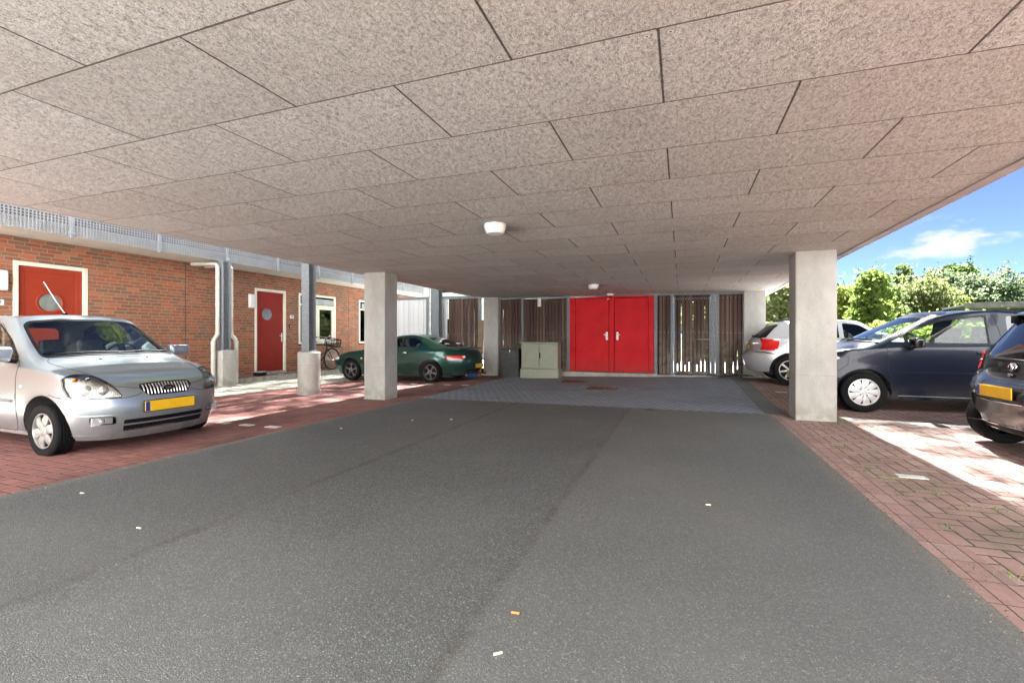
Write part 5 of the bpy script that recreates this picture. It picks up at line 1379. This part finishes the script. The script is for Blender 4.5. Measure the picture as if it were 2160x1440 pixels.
    b = B(); h1, _ = c.hit(.26, .90, 'rear'); b.tube([h1+Vector((.03, 0, 0)), h1+Vector((.045, -.10, .012)), c.hit(-.0, .905, 'rear')[0]+Vector((.035, 0, .01)), c.hit(-.34, .92, 'rear')[0]+Vector((.02, 0, .0))], .011, 8); b.cyl(h1+Vector((0, 0, 0)), h1+Vector((.035, 0, 0)), .02, n=14); b.done('rear_wiper', m_black2, t, True)
    # roof spoiler and antenna
    b = B(); b.box(-.10, .10, -.50, .50, -.022, .022, .018, seg=3)
    for v in b.bm.verts: v.co.z -= .05*(v.co.y/.5)**2; v.co.x -= .07*(v.co.y/.5)**2
    b.move(Matrix.Translation((3.0, 0, 1.405)) @ Matrix.Rotation(R(16), 4, 'Y')); b.done('roof_spoiler', m_blackp, t, True)
    b = B()
    for sg in (1, -1): b.box(2.94, 3.05, sg*.50-.015, sg*.50+.015, 1.27, 1.355, .012)
    b.done('spoiler_fin', m_black, t, True, loose=True)
    b = B(); h, n = c.hit(2.55, .1, 'top'); b.tube([h, h+Vector((.10, .0, .17)), h+Vector((.19, 0, .34))], .004, 6); b.sph(h, .02, 10, (1.6, .8, .7)); b.done('antenna', m_black, t, True)
    c.wells(arch-.004); c.wheels('seven', m_capw); c.interior(1.15, .98, 1.75, -1)
    h, n = c.hit(0, .60, 'rear'); c.plate(h.x+.014, 0, .605, True); B().box(.35, 3.0, -.56, .56, .19, .25, .01).done('underbody', m_inner, t)
    B().box(2.6, 3.2, -.35, -.05, .16, .28, .05).cyl((3.1, .35, .22), (3.36, .36, .215), .022, n=14).done('exhaust', m_trim, t, True)
black_city()

# ---- silver five door hatchback at the back right, rear towards the driveway
def silver_back():
    L = 4.23
    F = [(.10, .22), (.04, .34), (.0, .50), (.02, .62), (.10, .73), (.60, .86), (1.35, .98), (2.0, 1.33), (2.2, 1.385), (2.5, 1.41)]
    Rr = [(4.13, .27), (4.19, .36), (4.23, .50), (4.225, .64), (4.13, .72), (4.115, .86), (4.06, .985), (3.72, 1.29), (3.62, 1.36), (3.4, 1.395)]
    zs = [(.22, .25), (.34, .36), (.52, .54), (.68, .72), (.82, .88), (.92, 1.0)]
    yside = [.80, .845, .87, .875, .865, .835]
    C6 = [(1.5, .74, .96), (1.7, .79, .97), (2.3, .80, .985), (3.0, .79, 1.0), (3.72, .73, 1.03)]
    C7 = [(2.08, .57, 1.285), (2.2, .60, 1.315), (2.5, .615, 1.345), (3.0, .605, 1.345), (3.50, .56, 1.29)]
    C8 = [(2.2, .50, 1.33), (2.35, .52, 1.36), (2.6, .53, 1.385), (3.0, .52, 1.385), (3.42, .48, 1.34)]
    D = [(2.6, 1.418), (2.7, 1.42), (2.85, 1.42), (3.05, 1.415), (3.25, 1.405)]
    c = Car('parked_car', 'silver five door hatchback between the two right columns, red tail lamp', (1.36+L, 12.02, gz(2.2, 11.8)), math.pi, F, None, [.78, 1.5, 2.3, 3.0, 3.43], yside, zs, C6, C7, C8, D, Rr, None, m_silver2, .77, 3.43, .315, .205, 1.51, .875, L, 1.42)
    arch = .37
    for wx in (.77, 3.43): c.reg('DELETE', 'side', circ(wx, .315, arch), None)
    c.reg('side_window', 'side', rnd([(1.75, .99), (2.15, 1.27), (2.45, 1.315), (2.45, 1.0)], .04), m_glassd, .003); c.reg('side_window', 'side', rnd([(2.53, 1.0), (2.53, 1.32), (3.0, 1.315), (3.35, 1.22), (3.30, 1.05), (3.1, 1.015)], .04), m_glassd, .003)
    rw = rnd([(-.64, 1.01), (.64, 1.01), (.56, 1.29), (-.56, 1.29)], .05); c.reg('rear_window', 'rear', rw, m_black2, .002)
    sw = rnd([(4.06, .99), (3.86, 1.015), (3.66, 1.245), (3.80, 1.30), (4.0, 1.10)], .02); c.reg('rear_window', 'side', sw, m_black2, .002)
    c.reg('windshield', 'front', rnd([(-.68, .99), (.68, .99), (.53, 1.31), (-.53, 1.31)], .06), m_glass, .003)
    c.reg('tail_light', 'rear', [(.60, .745), (.95, .72), (.95, .985), (.60, .975)], m_tail, -.006, True)
    tl = rnd([(4.3, .985, 0), (3.94, 1.005), (3.80, .89), (3.94, .77), (4.3, .72, 0)], .03); c.reg('tail_light', 'side', tl, m_tail, -.006, .60)
    c.build(); t = c.t
    g = B(); c.line(g, [(4.2, .70), (3.9, .665), (3.76, .66)], 'side', .004); c.line(g, circ(3.42, .87, .085), 'side', .004, True); c.line(g, [(-.55, .72), (.55, .72)], 'rear', .004, sgns=(1,)); c.line(g, [(2.5, .98), (2.5, .30), (1.62, .30), (1.58, .95)], 'side', .003); c.line(g, [(2.5, .30), (3.02, .32), (3.12, .62), (3.3, .95)], 'side', .003); g.done('panel_gap', m_gap, t)
    b = B()
    for sg in (1, -1): h, n = c.hit(3.99, .885, 'side', sg); b.box(h.x-.11, h.x+.11, h.y-.012, h.y+.012, h.z-.013, h.z+.013, .004)
    b.done('reverse_lamp', m_clearlamp, t, True, loose=True)
    b = B(); c.line(b, [(.55, .70), (.70, .695), (.80, .66)], 'rear', .010); b.done('bumper_moulding', m_trim, t, True, loose=True)
    b = B(); c.line(b, [(.1, 1.02), (-.35, 1.05)], 'rear', .012, sgns=(1, -1), lift=.02); b.done('rear_wiper', m_black, t)
    b = B(); h, n = c.hit(3.3, 0, 'top'); b.box(-.07, .07, -.015, .015, -.01, .05, .012); b.move(Matrix.Translation(h)); b.done('antenna', m_black, t, True)
    c.mirror(1.85, .98, 1.03, m_silver2); c.wells(arch-.004); c.wheels('seven', m_cap); c.interior(1.75, .98, 2.4, -1)
    h, n = c.hit(0, .80, 'rear'); c.plate(h.x+.012, 0, .80, True); B().box(.4, 3.8, -.58, .58, .2, .27, .01).done('underbody', m_inner, t)
silver_back()

# ---- dark green coupe on the left, nose to the house
def green_coupe():
    L = 4.50
    F = [(.14, .19), (.06, .32), (.0, .46), (.03, .55), (.12, .63), (.75, .82), (1.40, .95), (2.08, 1.235), (2.25, 1.275), (2.5, 1.30)]
    Rr = [(4.38, .24), (4.45, .33), (4.49, .46), (4.50, .60), (4.44, .76), (4.36, .90), (4.02, .935), (3.20, 1.215), (3.05, 1.262), (2.9, 1.285)]
    zs = [(.17, .19), (.30, .32), (.46, .50), (.60, .66), (.73, .80), (.82, .90)]
    yside = [.79, .83, .86, .865, .855, .80]
    C6 = [(1.60, .72, .915), (1.82, .755, .92), (2.4, .765, .93), (3.0, .75, .95), (3.65, .70, .955)]
    C7 = [(2.14, .51, 1.195), (2.28, .54, 1.22), (2.55, .55, 1.24), (2.88, .54, 1.225), (3.22, .50, 1.15)]
    C8 = [(2.26, .45, 1.235), (2.4, .46, 1.26), (2.6, .47, 1.275), (2.86, .46, 1.265), (3.08, .43, 1.215)]
    D = [(2.6, 1.303), (2.66, 1.303), (2.72, 1.302), (2.8, 1.297), (2.86, 1.292)]
    c = Car('parked_car', 'dark green low coupe partly behind the big left column, nose to the house', (-9.66, 11.38, gz(-7.5, 11.2)), 0, F, None, [.90, 1.6, 2.3, 2.95, 3.45], yside, zs, C6, C7, C8, D, Rr, None, m_green, .90, 3.45, .292, .195, 1.52, .865, L, 1.303)
    arch = .345
    for wx in (.90, 3.45): c.reg('DELETE', 'side', circ(wx, .292, arch), None)
    wt = rnd([(1.86, .945), (2.20, 1.175), (2.55, 1.225), (2.85, 1.205), (3.08, 1.11), (3.14, 1.02), (3.04, .955)], .05); c.reg('window_trim', 'side', wt, m_black2)
    c.reg('side_window', 'side', rnd([(1.93, .955), (2.22, 1.155), (2.50, 1.205), (2.52, .955)], .03), m_glass, .002); c.reg('side_window', 'side', rnd([(2.56, .96), (2.56, 1.20), (2.82, 1.185), (3.03, 1.10), (3.09, 1.03), (3.01, .967)], .04), m_glass, .002)
    c.reg('windshield', 'front', rnd([(-.66, .95), (.66, .95), (.48, 1.22), (-.48, 1.22)], .06), m_glass, .003)
    rg = rnd([(-.60, .965), (.60, .965), (.46, 1.205), (-.46, 1.205)], .07); c.reg('rear_window', 'rear', rg, m_glassd, .003)
    c.reg('tail_light', 'rear', [(.52, .64), (.95, .63), (.95, .73), (.52, .735)], m_tail, -.006, True)
    tl = rnd([(4.6, .735, 0), (4.30, .74), (4.14, .71), (4.07, .67), (4.18, .64), (4.6, .635, 0)], .03); c.reg('tail_light', 'side', tl, m_tail, -.006, .52)
    hl = rnd([(.48, .545), (.80, .58), (.80, .66), (.62, .68), (.50, .62)], .03); c.reg('headlight', 'front', hl, m_clearlamp, .0, True)
    c.build(); t = c.t
    g = B(); dr = [(2.86, .95), (2.80, .60), (2.72, .36), (2.58, .26), (1.72, .25), (1.64, .50), (1.70, .90)]
    c.line(g, dr, 'side', .003); c.line(g, [(4.02, .93), (3.9, .90), (3.2, .93)], 'side', .003); c.line(g, [(4.38, .60), (4.1, .60), (3.85, .56)], 'side', .003); c.line(g, [(.45, .50), (.60, .60), (.75, .68)], 'side', .003); g.done('panel_gap', m_gap, t)
    b = B(); b.box(-.11, .11, -.62, .62, -.014, .014, .012, seg=3)
    for v in b.bm.verts: v.co.x -= .16*(v.co.y/.62)**2; v.co.z -= .03*(v.co.y/.62)**4
    b.move(Matrix.Translation((4.33, 0, .945)) @ Matrix.Rotation(R(-7), 4, 'Y')); b.done('rear_spoiler', m_green, t, True)
    b = B()
    for sg in (1, -1): h, n = c.hit(1.27, .63, 'side', sg); b.sph(h, .030, 14, (1, .4, .8))
    b.done('turn_repeater', m_amber, t, True, loose=True)
    b = B()
    for sg in (1, -1): h, n = c.hit(4.27, .695, 'side', sg); b.sph(h+Vector((0, 0, .008)), .05, 16, (1.6, .35, .42))
    b.done('reverse_lamp', m_clearlamp, t, True, loose=True)
    b = B()
    for sg in (1, -1): h, n = c.hit(2.66, .80, 'side', sg); b.sph(h, .05, 16, (1.5, .4, .5))
    b.done('door_handle', m_chrome, t, True, loose=True)
    b = B(); c.line(b, [(1.25, .215), (3.12, .225)], 'side', .030, lift=-.012); b.done('sill', m_green, t, True, loose=True)
    b = B(); c.line(b, [(1.65, .50), (2.3, .505), (3.0, .53)], 'side', .012, lift=-.004); b.done('body_crease', m_green, t, True, loose=True)
    c.mirror(1.98, .92, .965, m_green, sx=.08, sy=.10, sz=.065)
    c.wells(arch-.004); c.wheels('coupe', m_capd); c.interior(1.95, .92, 2.45, -1, seat_h=.86)
    h, n = c.hit(0, .43, 'rear'); c.plate(h.x+.012, 0, .45, True); h, n = c.hit(0, .40, 'front'); c.plate(h.x-.012, 0, .40, False)
    B().box(.45, 3.9, -.58, .58, .15, .22, .01).done('underbody', m_inner, t); B().cyl((4.2, .45, .21), (4.48, .45, .21), .03, n=14).done('exhaust', m_rust, t, True)
    b = B(); c.line(b, [(-.45, .345), (.45, .345)], 'rear', .02, sgns=(1,), lift=-.006); b.done('lower_trim', m_trim, t, True)
green_coupe()

# ------------------------------------------------------------------ bicycle against the house
def bicycle():
    t = thing('bicycle', 'black city bicycle with a plastic crate on its front, leaning on the house wall', 'bicycle', (-11.18, 11.42, .062), R(90)); t.rotation_euler = (R(-5)*0, 0, R(90))
    # local: x forward (towards +Y of the yard), y sideways
    r = .345; first = None
    for x in (0, 1.08):
        w = bpy.data.objects.new('wheel', None); col.objects.link(w); w.parent = t; w.location = (x, 0, r)
        if first is None:
            a = B(); a.tube([(r*.965*math.cos(q), 0, r*.965*math.sin(q)) for q in np.linspace(0, 2*math.pi, 44, endpoint=False)], .020, 8, closed=True); a.done('tyre', m_rubber, w, True)
            a = B(); a.tube([(r*.90*math.cos(q), 0, r*.90*math.sin(q)) for q in np.linspace(0, 2*math.pi, 44, endpoint=False)], .010, 6, closed=True); a.done('rim', m_zinc, w, True)
            a = B()
            for k in range(24): q = 2*math.pi*k/24; a.tube([(.015*math.cos(q+.5), .02*(-1)**k, .015*math.sin(q+.5)), (r*.90*math.cos(q), 0, r*.90*math.sin(q))], .0009, 4)
            a.cyl((0, -.045, 0), (0, .045, 0), .022, n=12); a.done('spokes', m_chrome, w, True); first = w
        else:
            for ch in first.children: c2 = ch.copy(); col.objects.link(c2); c2.parent = w
    b = B(); bb = (.42, 0, .29)
    for p, q in (((.0, .05, r), bb), ((0, -.05, r), bb)): b.tube([p, q], .011, 6)
    b.tube([bb, (.22, 0, .82)], .021, 8); b.tube([(0, .06, r), (.26, .02, .72)], .009, 6); b.tube([(0, -.06, r), (.26, -.02, .72)], .009, 6)
    b.tube([bb, (.60, 0, .33), (.78, 0, .52), (.86, 0, .80)], .023, 8); b.tube([(.30, 0, .62), (.55, 0, .50), (.78, 0, .60), (.85, 0, .74)], .015, 8)
    b.tube([(.845, 0, .70), (.83, 0, .93)], .02, 10); b.done('frame', m_black2, t, True)
    b = B(); b.tube([(.86, 0, .72), (.90, .055, .60), (1.08, .055, r)], .012, 6); b.tube([(.86, 0, .72), (.90, -.055, .60), (1.08, -.055, r)], .012, 6); b.done('fork', m_black2, t, True)
    b = B(); b.tube([(.83, 0, .92), (.80, 0, 1.07)], .013, 8); b.tube([(.62, .29, 1.08), (.72, .29, 1.10), (.80, .24, 1.11), (.83, .08, 1.09), (.80, 0, 1.075), (.83, -.08, 1.09), (.80, -.24, 1.11), (.72, -.29, 1.10), (.62, -.29, 1.08)], .011, 8); b.sph((.80, -.16, 1.13), .028, 12); b.done('handlebar', m_chrome, t, True)
    b = B(); b.tube([(.60, .29, 1.078), (.71, .29, 1.10)], .017, 8); b.tube([(.60, -.29, 1.078), (.71, -.29, 1.10)], .017, 8); b.done('grips', m_black, t, True)
    b = B(); b.sph((.20, 0, .93), .12, 16, (1.15, .85, .35)); b.sph((.33, 0, .935), .06, 12, (1.5, .6, .4)); b.done('saddle', m_black, t, True); B().tube([(.22, 0, .80), (.205, 0, .91)], .012, 8).done('seat_post', m_chrome, t, True)
    b = B()
    for x in (0, 1.08):
        b.tube([(x+(r+.03)*math.cos(q), 0, r+(r+.03)*math.sin(q)) for q in np.linspace(R(20 if x else -10), R(200), 22)], .018, 6)
    b.done('mudguards', m_black2, t, True)
    b = B(); b.box(-.02, .50, .05, .075, .22, .36, .02, seg=3); b.done('chain_guard', m_zinc, t, True)
    b = B(); b.tube([(-.28, .07, .74), (.22, .07, .74), (.22, -.07, .74), (-.28, -.07, .74)], .006, 6, closed=True); b.tube([(0, .06, r), (-.12, .07, .74)], .005, 6); b.tube([(0, -.06, r), (-.12, -.07, .74)], .005, 6)
    for x in (-.15, 0, .12): b.tube([(x, .07, .74), (x, -.07, .74)], .004, 5)
    b.done('rear_rack', m_black2, t, True); B().sph((-.36, 0, .62), .035, 12, (.5, 1, 1)).done('rear_lamp', m_tail, t, True)
    # crate: open slatted sides
    b = B(); x0, x1, y0, y1, z0, z1 = .93, 1.28, -.20, .20, .78, 1.03; b.box(x0, x1, y0, y1, z0, z0+.012)
    for z in (z0+.04, z0+.09, z0+.14, z1-.02):
        h = .014 if z < z1-.05 else .03
        b.box(x0, x1, y0, y0+.008, z, z+h); b.box(x0, x1, y1-.008, y1, z, z+h); b.box(x0, x0+.008, y0+.009, y1-.009, z, z+h); b.box(x1-.008, x1, y0+.009, y1-.009, z, z+h)
    for x, y in ((x0, y0), (x1-.02, y0), (x0, y1-.02), (x1-.02, y1-.02)): b.box(x+.0005, x+.0195, y+.0005, y+.0195, z0+.013, z1)
    for k in range(1, 6): xx = x0+(x1-x0)*k/6; b.box(xx-.004, xx+.004, y0+.001, y0+.007, z0+.013, z1-.02); b.box(xx-.004, xx+.004, y1-.007, y1-.001, z0+.013, z1-.02)
    b.move(Matrix.Translation((1.1, 0, .78)) @ Matrix.Rotation(R(10), 4, 'Y') @ Matrix.Translation((-1.1, 0, -.78))); b.done('crate', m_black, t)
    b = B(); b.tube([(.3, .02, .02), (.38, .12, .26)], .009, 6); b.done('kickstand', m_chrome, t, True)
    b = B(); b.cyl((.42, -.09, .29), (.42, .09, .29), .018, n=10); b.tube([(.42, .09, .29), (.50, .10, .15)], .009, 6); b.tube([(.42, -.09, .29), (.34, -.10, .43)], .009, 6); b.box(.46, .54, .10, .18, .135, .155, .004); b.box(.30, .38, -.18, -.10, .42, .44, .004); b.done('pedals', m_black, t, True)
bicycle()

# ------------------------------------------------------------------ trees, hedges, far things
def leafmat(name, c1, c2, tr=.45):
    m = M(name, rough=.55); nt = m.nt
    oi = nt.nodes.new('ShaderNodeNewGeometry'); r = E(nt, oi.outputs['Random Per Island']); n = m.noise(.7, 4, .6)
    c = m.mix(r*.6+n.step(.35, .65)*.4, c1, c2); m.set('color', c); m.set('spec', .06); m.set('rough', .8)
    t = nt.nodes.new('ShaderNodeBsdfTranslucent'); m.L.new(m.mix(.5, c, tuple(min(1, q*1.7) for q in c2), 'MIX'), t.inputs[0]); mx = nt.nodes.new('ShaderNodeMixShader'); mx.inputs[0].default_value = tr
    m.L.new(m.b.outputs[0], mx.inputs[1]); m.L.new(t.outputs[0], mx.inputs[2]); m.L.new(mx.outputs[0], m.out.inputs['Surface']); return m.m
G = dict(lime=leafmat('leaf_lime', (.12, .15, .035), (.18, .215, .05), .62), bright=leafmat('leaf_bright', (.075, .115, .028), (.12, .17, .04), .62), mid=leafmat('leaf_mid', (.075, .11, .040), (.11, .15, .052), .6),
         willow=leafmat('leaf_grey_willow', (.085, .118, .066), (.115, .15, .082), .6), dark=leafmat('leaf_dark', (.06, .10, .032), (.09, .135, .042), .6), olive=leafmat('leaf_olive', (.10, .118, .05), (.14, .16, .066), .6))
m_bark = simple('bark', (.10, .08, .06), .9, n_amt=.3, n_scale=8, bump=.01)
def leaves(name, blobs, n, size, mat, parent, seed, droop=0., aspect=1.8, even=False):
    r = np.random.default_rng(seed)
    vol = np.array([b[3]*b[4]*b[5] for b in blobs]); ids = r.choice(len(blobs), n, p=vol/vol.sum()); Bb = np.array(blobs, float)[ids]
    d = r.normal(size=(n, 3)); d /= np.linalg.norm(d, axis=1)[:, None]; rad = r.uniform(.15, 1, n)**.45
    # clumpy: small twigs gather the leaves
    P = Bb[:, :3]+d*rad[:, None]*Bb[:, 3:6]
    q = np.sin(P[:, 0]*3.1+P[:, 2]*2.3+seed)+np.sin(P[:, 1]*2.7-P[:, 2]*3.3)+np.sin(P[:, 2]*4.1+P[:, 0]*1.3)
    keep = (q > -.5) | (r.random(n) < .2) | even; P = P[keep]; n = len(P)
    P += r.normal(size=(n, 3))*np.where(r.random(n) < .2, .22, .06)[:, None]
    u = r.normal(size=(n, 3)); u[:, 2] -= droop; u /= np.linalg.norm(u, axis=1)[:, None]; w = np.cross(u, r.normal(size=(n, 3))); w /= np.linalg.norm(w, axis=1)[:, None]
    s = size*r.uniform(.55, 1.3, n)[:, None]; a = u*s*aspect*.5; b = w*s*.5
    V = np.stack([P-a, P+b*.9-a*.1, P+a, P-b*.9-a*.1], 1).reshape(-1, 3)
    me = bpy.data.meshes.new(name); me.vertices.add(n*4); me.vertices.foreach_set('co', V.ravel()); me.loops.add(n*4); me.loops.foreach_set('vertex_index', np.arange(n*4)); me.polygons.add(n); me.polygons.foreach_set('loop_start', np.arange(0, n*4, 4)); me.update(calc_edges=True)
    return link(name, me, mat, parent)
def tree(x, y, h, w, mat, label, n, seed, cb=.25, size=.16, trunk=.12, droop=0., name='tree', dens=1., blobs=9, top=0., grp='trees beyond the parking bays'):
    h *= .90; t = thing(name, label, 'tree' if name == 'tree' else 'shrub', (x, y, 0), 0, grp)
    r = np.random.default_rng(seed); bl = []; blobs = int(blobs*1.7)
    for k in range(blobs):
        f = (k+.5)/blobs; z = h*(cb+(1-cb)*f*.92); rw = w/2*(math.sin(math.pi*min(.98, .25+.70*f))**.7)*(1-top*f); a = k*2.4+r.uniform(0, 1); o = rw*r.uniform(.25, .65)
        e = w*r.uniform(.11, .21)*(1-top*f*.5); bl.append((o*math.cos(a), o*math.sin(a), min(z, h-e*.6), e, e, e*r.uniform(.6, .9)))
        bl.append((o*1.55*math.cos(a+.8), o*1.55*math.sin(a+.8), min(z*1.02+r.uniform(-.2, .3), h-e*.3), e*.55, e*.55, e*.45))
        if k % 3 == 0: q_ = r.uniform(0, 6.28); bl.append((rw*.5*math.cos(q_), rw*.5*math.sin(q_), min(h*1.03, z+e*1.3), e*.28, e*.28, e*.5))
    b = B(); th = h*.82; pts = [(0, 0, -.2), (w*.01, 0, h*.2), (-w*.012, w*.01, h*.45), (w*.015, 0, th)]; b.tube(pts, trunk, 10, rr=[trunk*1.2, trunk, trunk*.7, trunk*.2])
    for q in bl[::2]: z0 = max(h*.15, q[2]*.62); b.tube([(0, 0, z0), (q[0]*.5, q[1]*.5, (z0+q[2])/2+.1), (q[0], q[1], q[2])], trunk*.3, 6, rr=[trunk*.42, trunk*.28, trunk*.1])
    b.done('trunk', m_bark, t, True); leaves('crown', bl, int(n*.72), size*.95, mat, t, seed, droop)
    return t
def hedge(x0, x1, y, h, d, mat, label, n, seed, size=.10, name='hedge', rz=0):
    t = thing(name, label, 'hedge', ((x0+x1)/2, y, 0), rz); L = x1-x0; k = max(3, int(L/.8)); r = np.random.default_rng(seed)
    bl = [(-L/2+L*(i+.5)/k, r.uniform(-.1, .1), h*.5, L/k*.8, d/2, h*.5*r.uniform(.85, 1.08)) for i in range(k)]
    b = B()
    for q in bl: b.tube([(q[0], 0, -.1), (q[0]+.05, 0, h*.6)], .03, 6)
    b.done('stems', m_bark, t, True); leaves('foliage', bl, n, size, mat, t, seed)
    return t
tree(3.9, 21.5, 4.6, 4.4, G['olive'], 'bushy olive green willow seen between the two right columns', 26000, 1, cb=.05, size=.11, blobs=12)
tree(1.2, 24.5, 4.5, 4.5, G['olive'], 'olive willow behind the back right column', 9000, 2, cb=.05, size=.14)
tree(8.8, 30., 4.6, 4.6, G['lime'], 'low lime green tree directly right of the big column', 22000, 3, cb=.1, size=.13, blobs=12)
tree(7.7, 23.8, 4.55, 3.1, G['bright'], 'young bright green tree with a thin trunk rising over the car roofs', 15000, 4, cb=.18, size=.12, trunk=.05, top=.45)
tree(14.6, 39.6, 7.2, 2.4, G['mid'], 'slender drooping birch, tallest tip of the left tree group', 12000, 5, cb=.3, size=.15, trunk=.1, droop=1.2, top=.45)
tree(14.2, 36.8, 5.4, 5.4, G['olive'], 'broad drooping green willow behind the young tree', 26000, 6, cb=.08, size=.14, droop=1.5, blobs=12)
tree(20.2, 47.5, 7.4, 6.5, G['willow'], 'rounded grey green willow left of the dark tree', 26000, 7, cb=.1, size=.17, blobs=12)
tree(25.0, 56.5, 9.1, 6.2, G['dark'], 'round dark green tree standing behind the grey willows', 20000, 8, cb=.45, size=.22, trunk=.22)
tree(22.2, 45.5, 6.6, 7.2, G['willow'], 'large silvery grey willow at the right, the broadest of all', 34000, 9, cb=.06, size=.16, blobs=14)
tree(26.5, 49., 6.8, 6.5, G['willow'], 'silvery willow farther right behind the carport roof', 22000, 10, cb=.06, size=.18, blobs=12)
tree(11.6, 35., 4.9, 4.6, G['mid'], 'mid green tree between the lime tree and the broad willow', 18000, 11, cb=.06, size=.14, blobs=10)
tree(30.5, 45., 6.2, 6., G['mid'], 'green tree at the right edge of the view', 12000, 12, cb=.06, size=.2, blobs=10)
tree(17.2, 42., 5.6, 4.6, G['lime'], 'yellow green tree glowing between the willows', 14000, 13, cb=.06, size=.16, blobs=10)
tree(-3.5, 26, 6.5, 6, G['mid'], 'green tree seen through the gaps of the gate', 9000, 14, cb=.1, size=.25)
tree(3.2, 33, 6, 7, G['bright'], 'broad green tree far behind the back fence', 12000, 15, cb=.05, size=.25)
hedge(4.6, 9.6, 20.2, 1.62, 1.2, G['lime'], 'low pale green hedge behind the silver hatchback roof', 16000, 21)
hedge(9.3, 14.8, 25.6, 2.05, 1.4, G['lime'], 'clipped yellow green hedge behind the dark blue hatchback', 18000, 22)
hedge(14.6, 26, 33, 2.1, 1.6, G['bright'], 'long hedge below the carport roof at the right', 16000, 23, size=.15)
hedge(5.6, 11.5, 13.2, 1.35, .9, G['bright'], 'leafy hedge seen through the windows of the dark blue hatchback', 16000, 24, size=.09)
# added trees with unseen crowns that filter the sun beside the driveway
def sun_filter_canopy(x, y, cx, cy_, z, rx, ry, rz, n, seed, label):
    t = thing('tree', label, 'tree', (x, y, 0), 0, 'added trees filtering the sun over the parking bays')
    r = np.random.default_rng(seed); bl = []
    for i in range(6):
        for j in range(6):
            bl.append((cx-x+rx*((i+.5)/3-1)+r.uniform(-.2, .2), cy_-y+ry*((j+.5)/3-1)+r.uniform(-.2, .2), z+r.uniform(-rz, rz)*.6, rx*.30, ry*.30, rz))
    b = B(); b.tube([(0, 0, -.2), (.1, 0, 4), ((cx-x)*.35, (cy_-y)*.35, z*.72), ((cx-x)*.8, (cy_-y)*.8, z)], .2, 12, rr=[.24, .19, .14, .05])
    for q in bl[::3]: b.tube([((cx-x)*.35, (cy_-y)*.35, z*.72), ((cx-x)*.35*.5+q[0]*.5, (cy_-y)*.35*.5+q[1]*.5, z*.9), q[:3]], .04, 5, rr=[.07, .04, .015])
    b.done('trunk', m_bark, t, True); leaves('crown', bl, n, .11, G['bright'], t, seed, even=True)
sun_filter_canopy(10.5, 15.5, 5.0, 12.2, 11.5, 3.0, 3.9, .9, 14500, 31, 'added sun-filtering tree right of the parking bays, crown out of view')
sun_filter_canopy(-8.4, 17.5, -8.3, 16.0, 11.5, 2.7, 6.0, .9, 29000, 32, 'added sun-filtering tree behind the silver grey boards, crown out of view')
m_cfas = simple('weathered_grey_fascia', (.10, .095, .085), .8, n_amt=.3, n_scale=3)
# carport and lamp mast
t = thing('carport', 'low grey carport roof showing over the cars at the right', 'carport', (18.2, 30.5, 0), R(-12))
B().box(-4.6, 5, -2.2, 2.2, 2.72, 2.80).done('roof_sheet', m_galv, t); B().box(-4.62, 5.02, -2.24, -2.205, 2.60, 2.86, .01).box(-4.62, 5.02, 2.205, 2.24, 2.60, 2.86, .01).done('roof_fascia', m_cfas, t, loose=True)
first = None
for x in (-4.3, -1.2, 1.9, 4.7):
    for y in (-2, 2):
        if first is None: first = B().box(-.06, .06, -.06, .06, -.1, 2.72).done('post', m_dkbox, t); o = first
        else: o = first.copy(); col.objects.link(o); o.parent = t
        o.location = (x, y, 0)
t = thing('lamp_mast', 'thin pale lamp mast in front of the willows at the right', 'street lamp', (16.86, 38.2, 0))
B().tube([(0, 0, -.1), (0, 0, 3.85)], .05, 10, rr=[.06, .035]).done('mast', m_zinc, t, True); B().lathe([(0.001, 3.85), (.12, 3.87), (.14, 3.93), (.10, 4.02), (0.001, 4.05)], n=20).done('lamp_head', m_white, t, True)
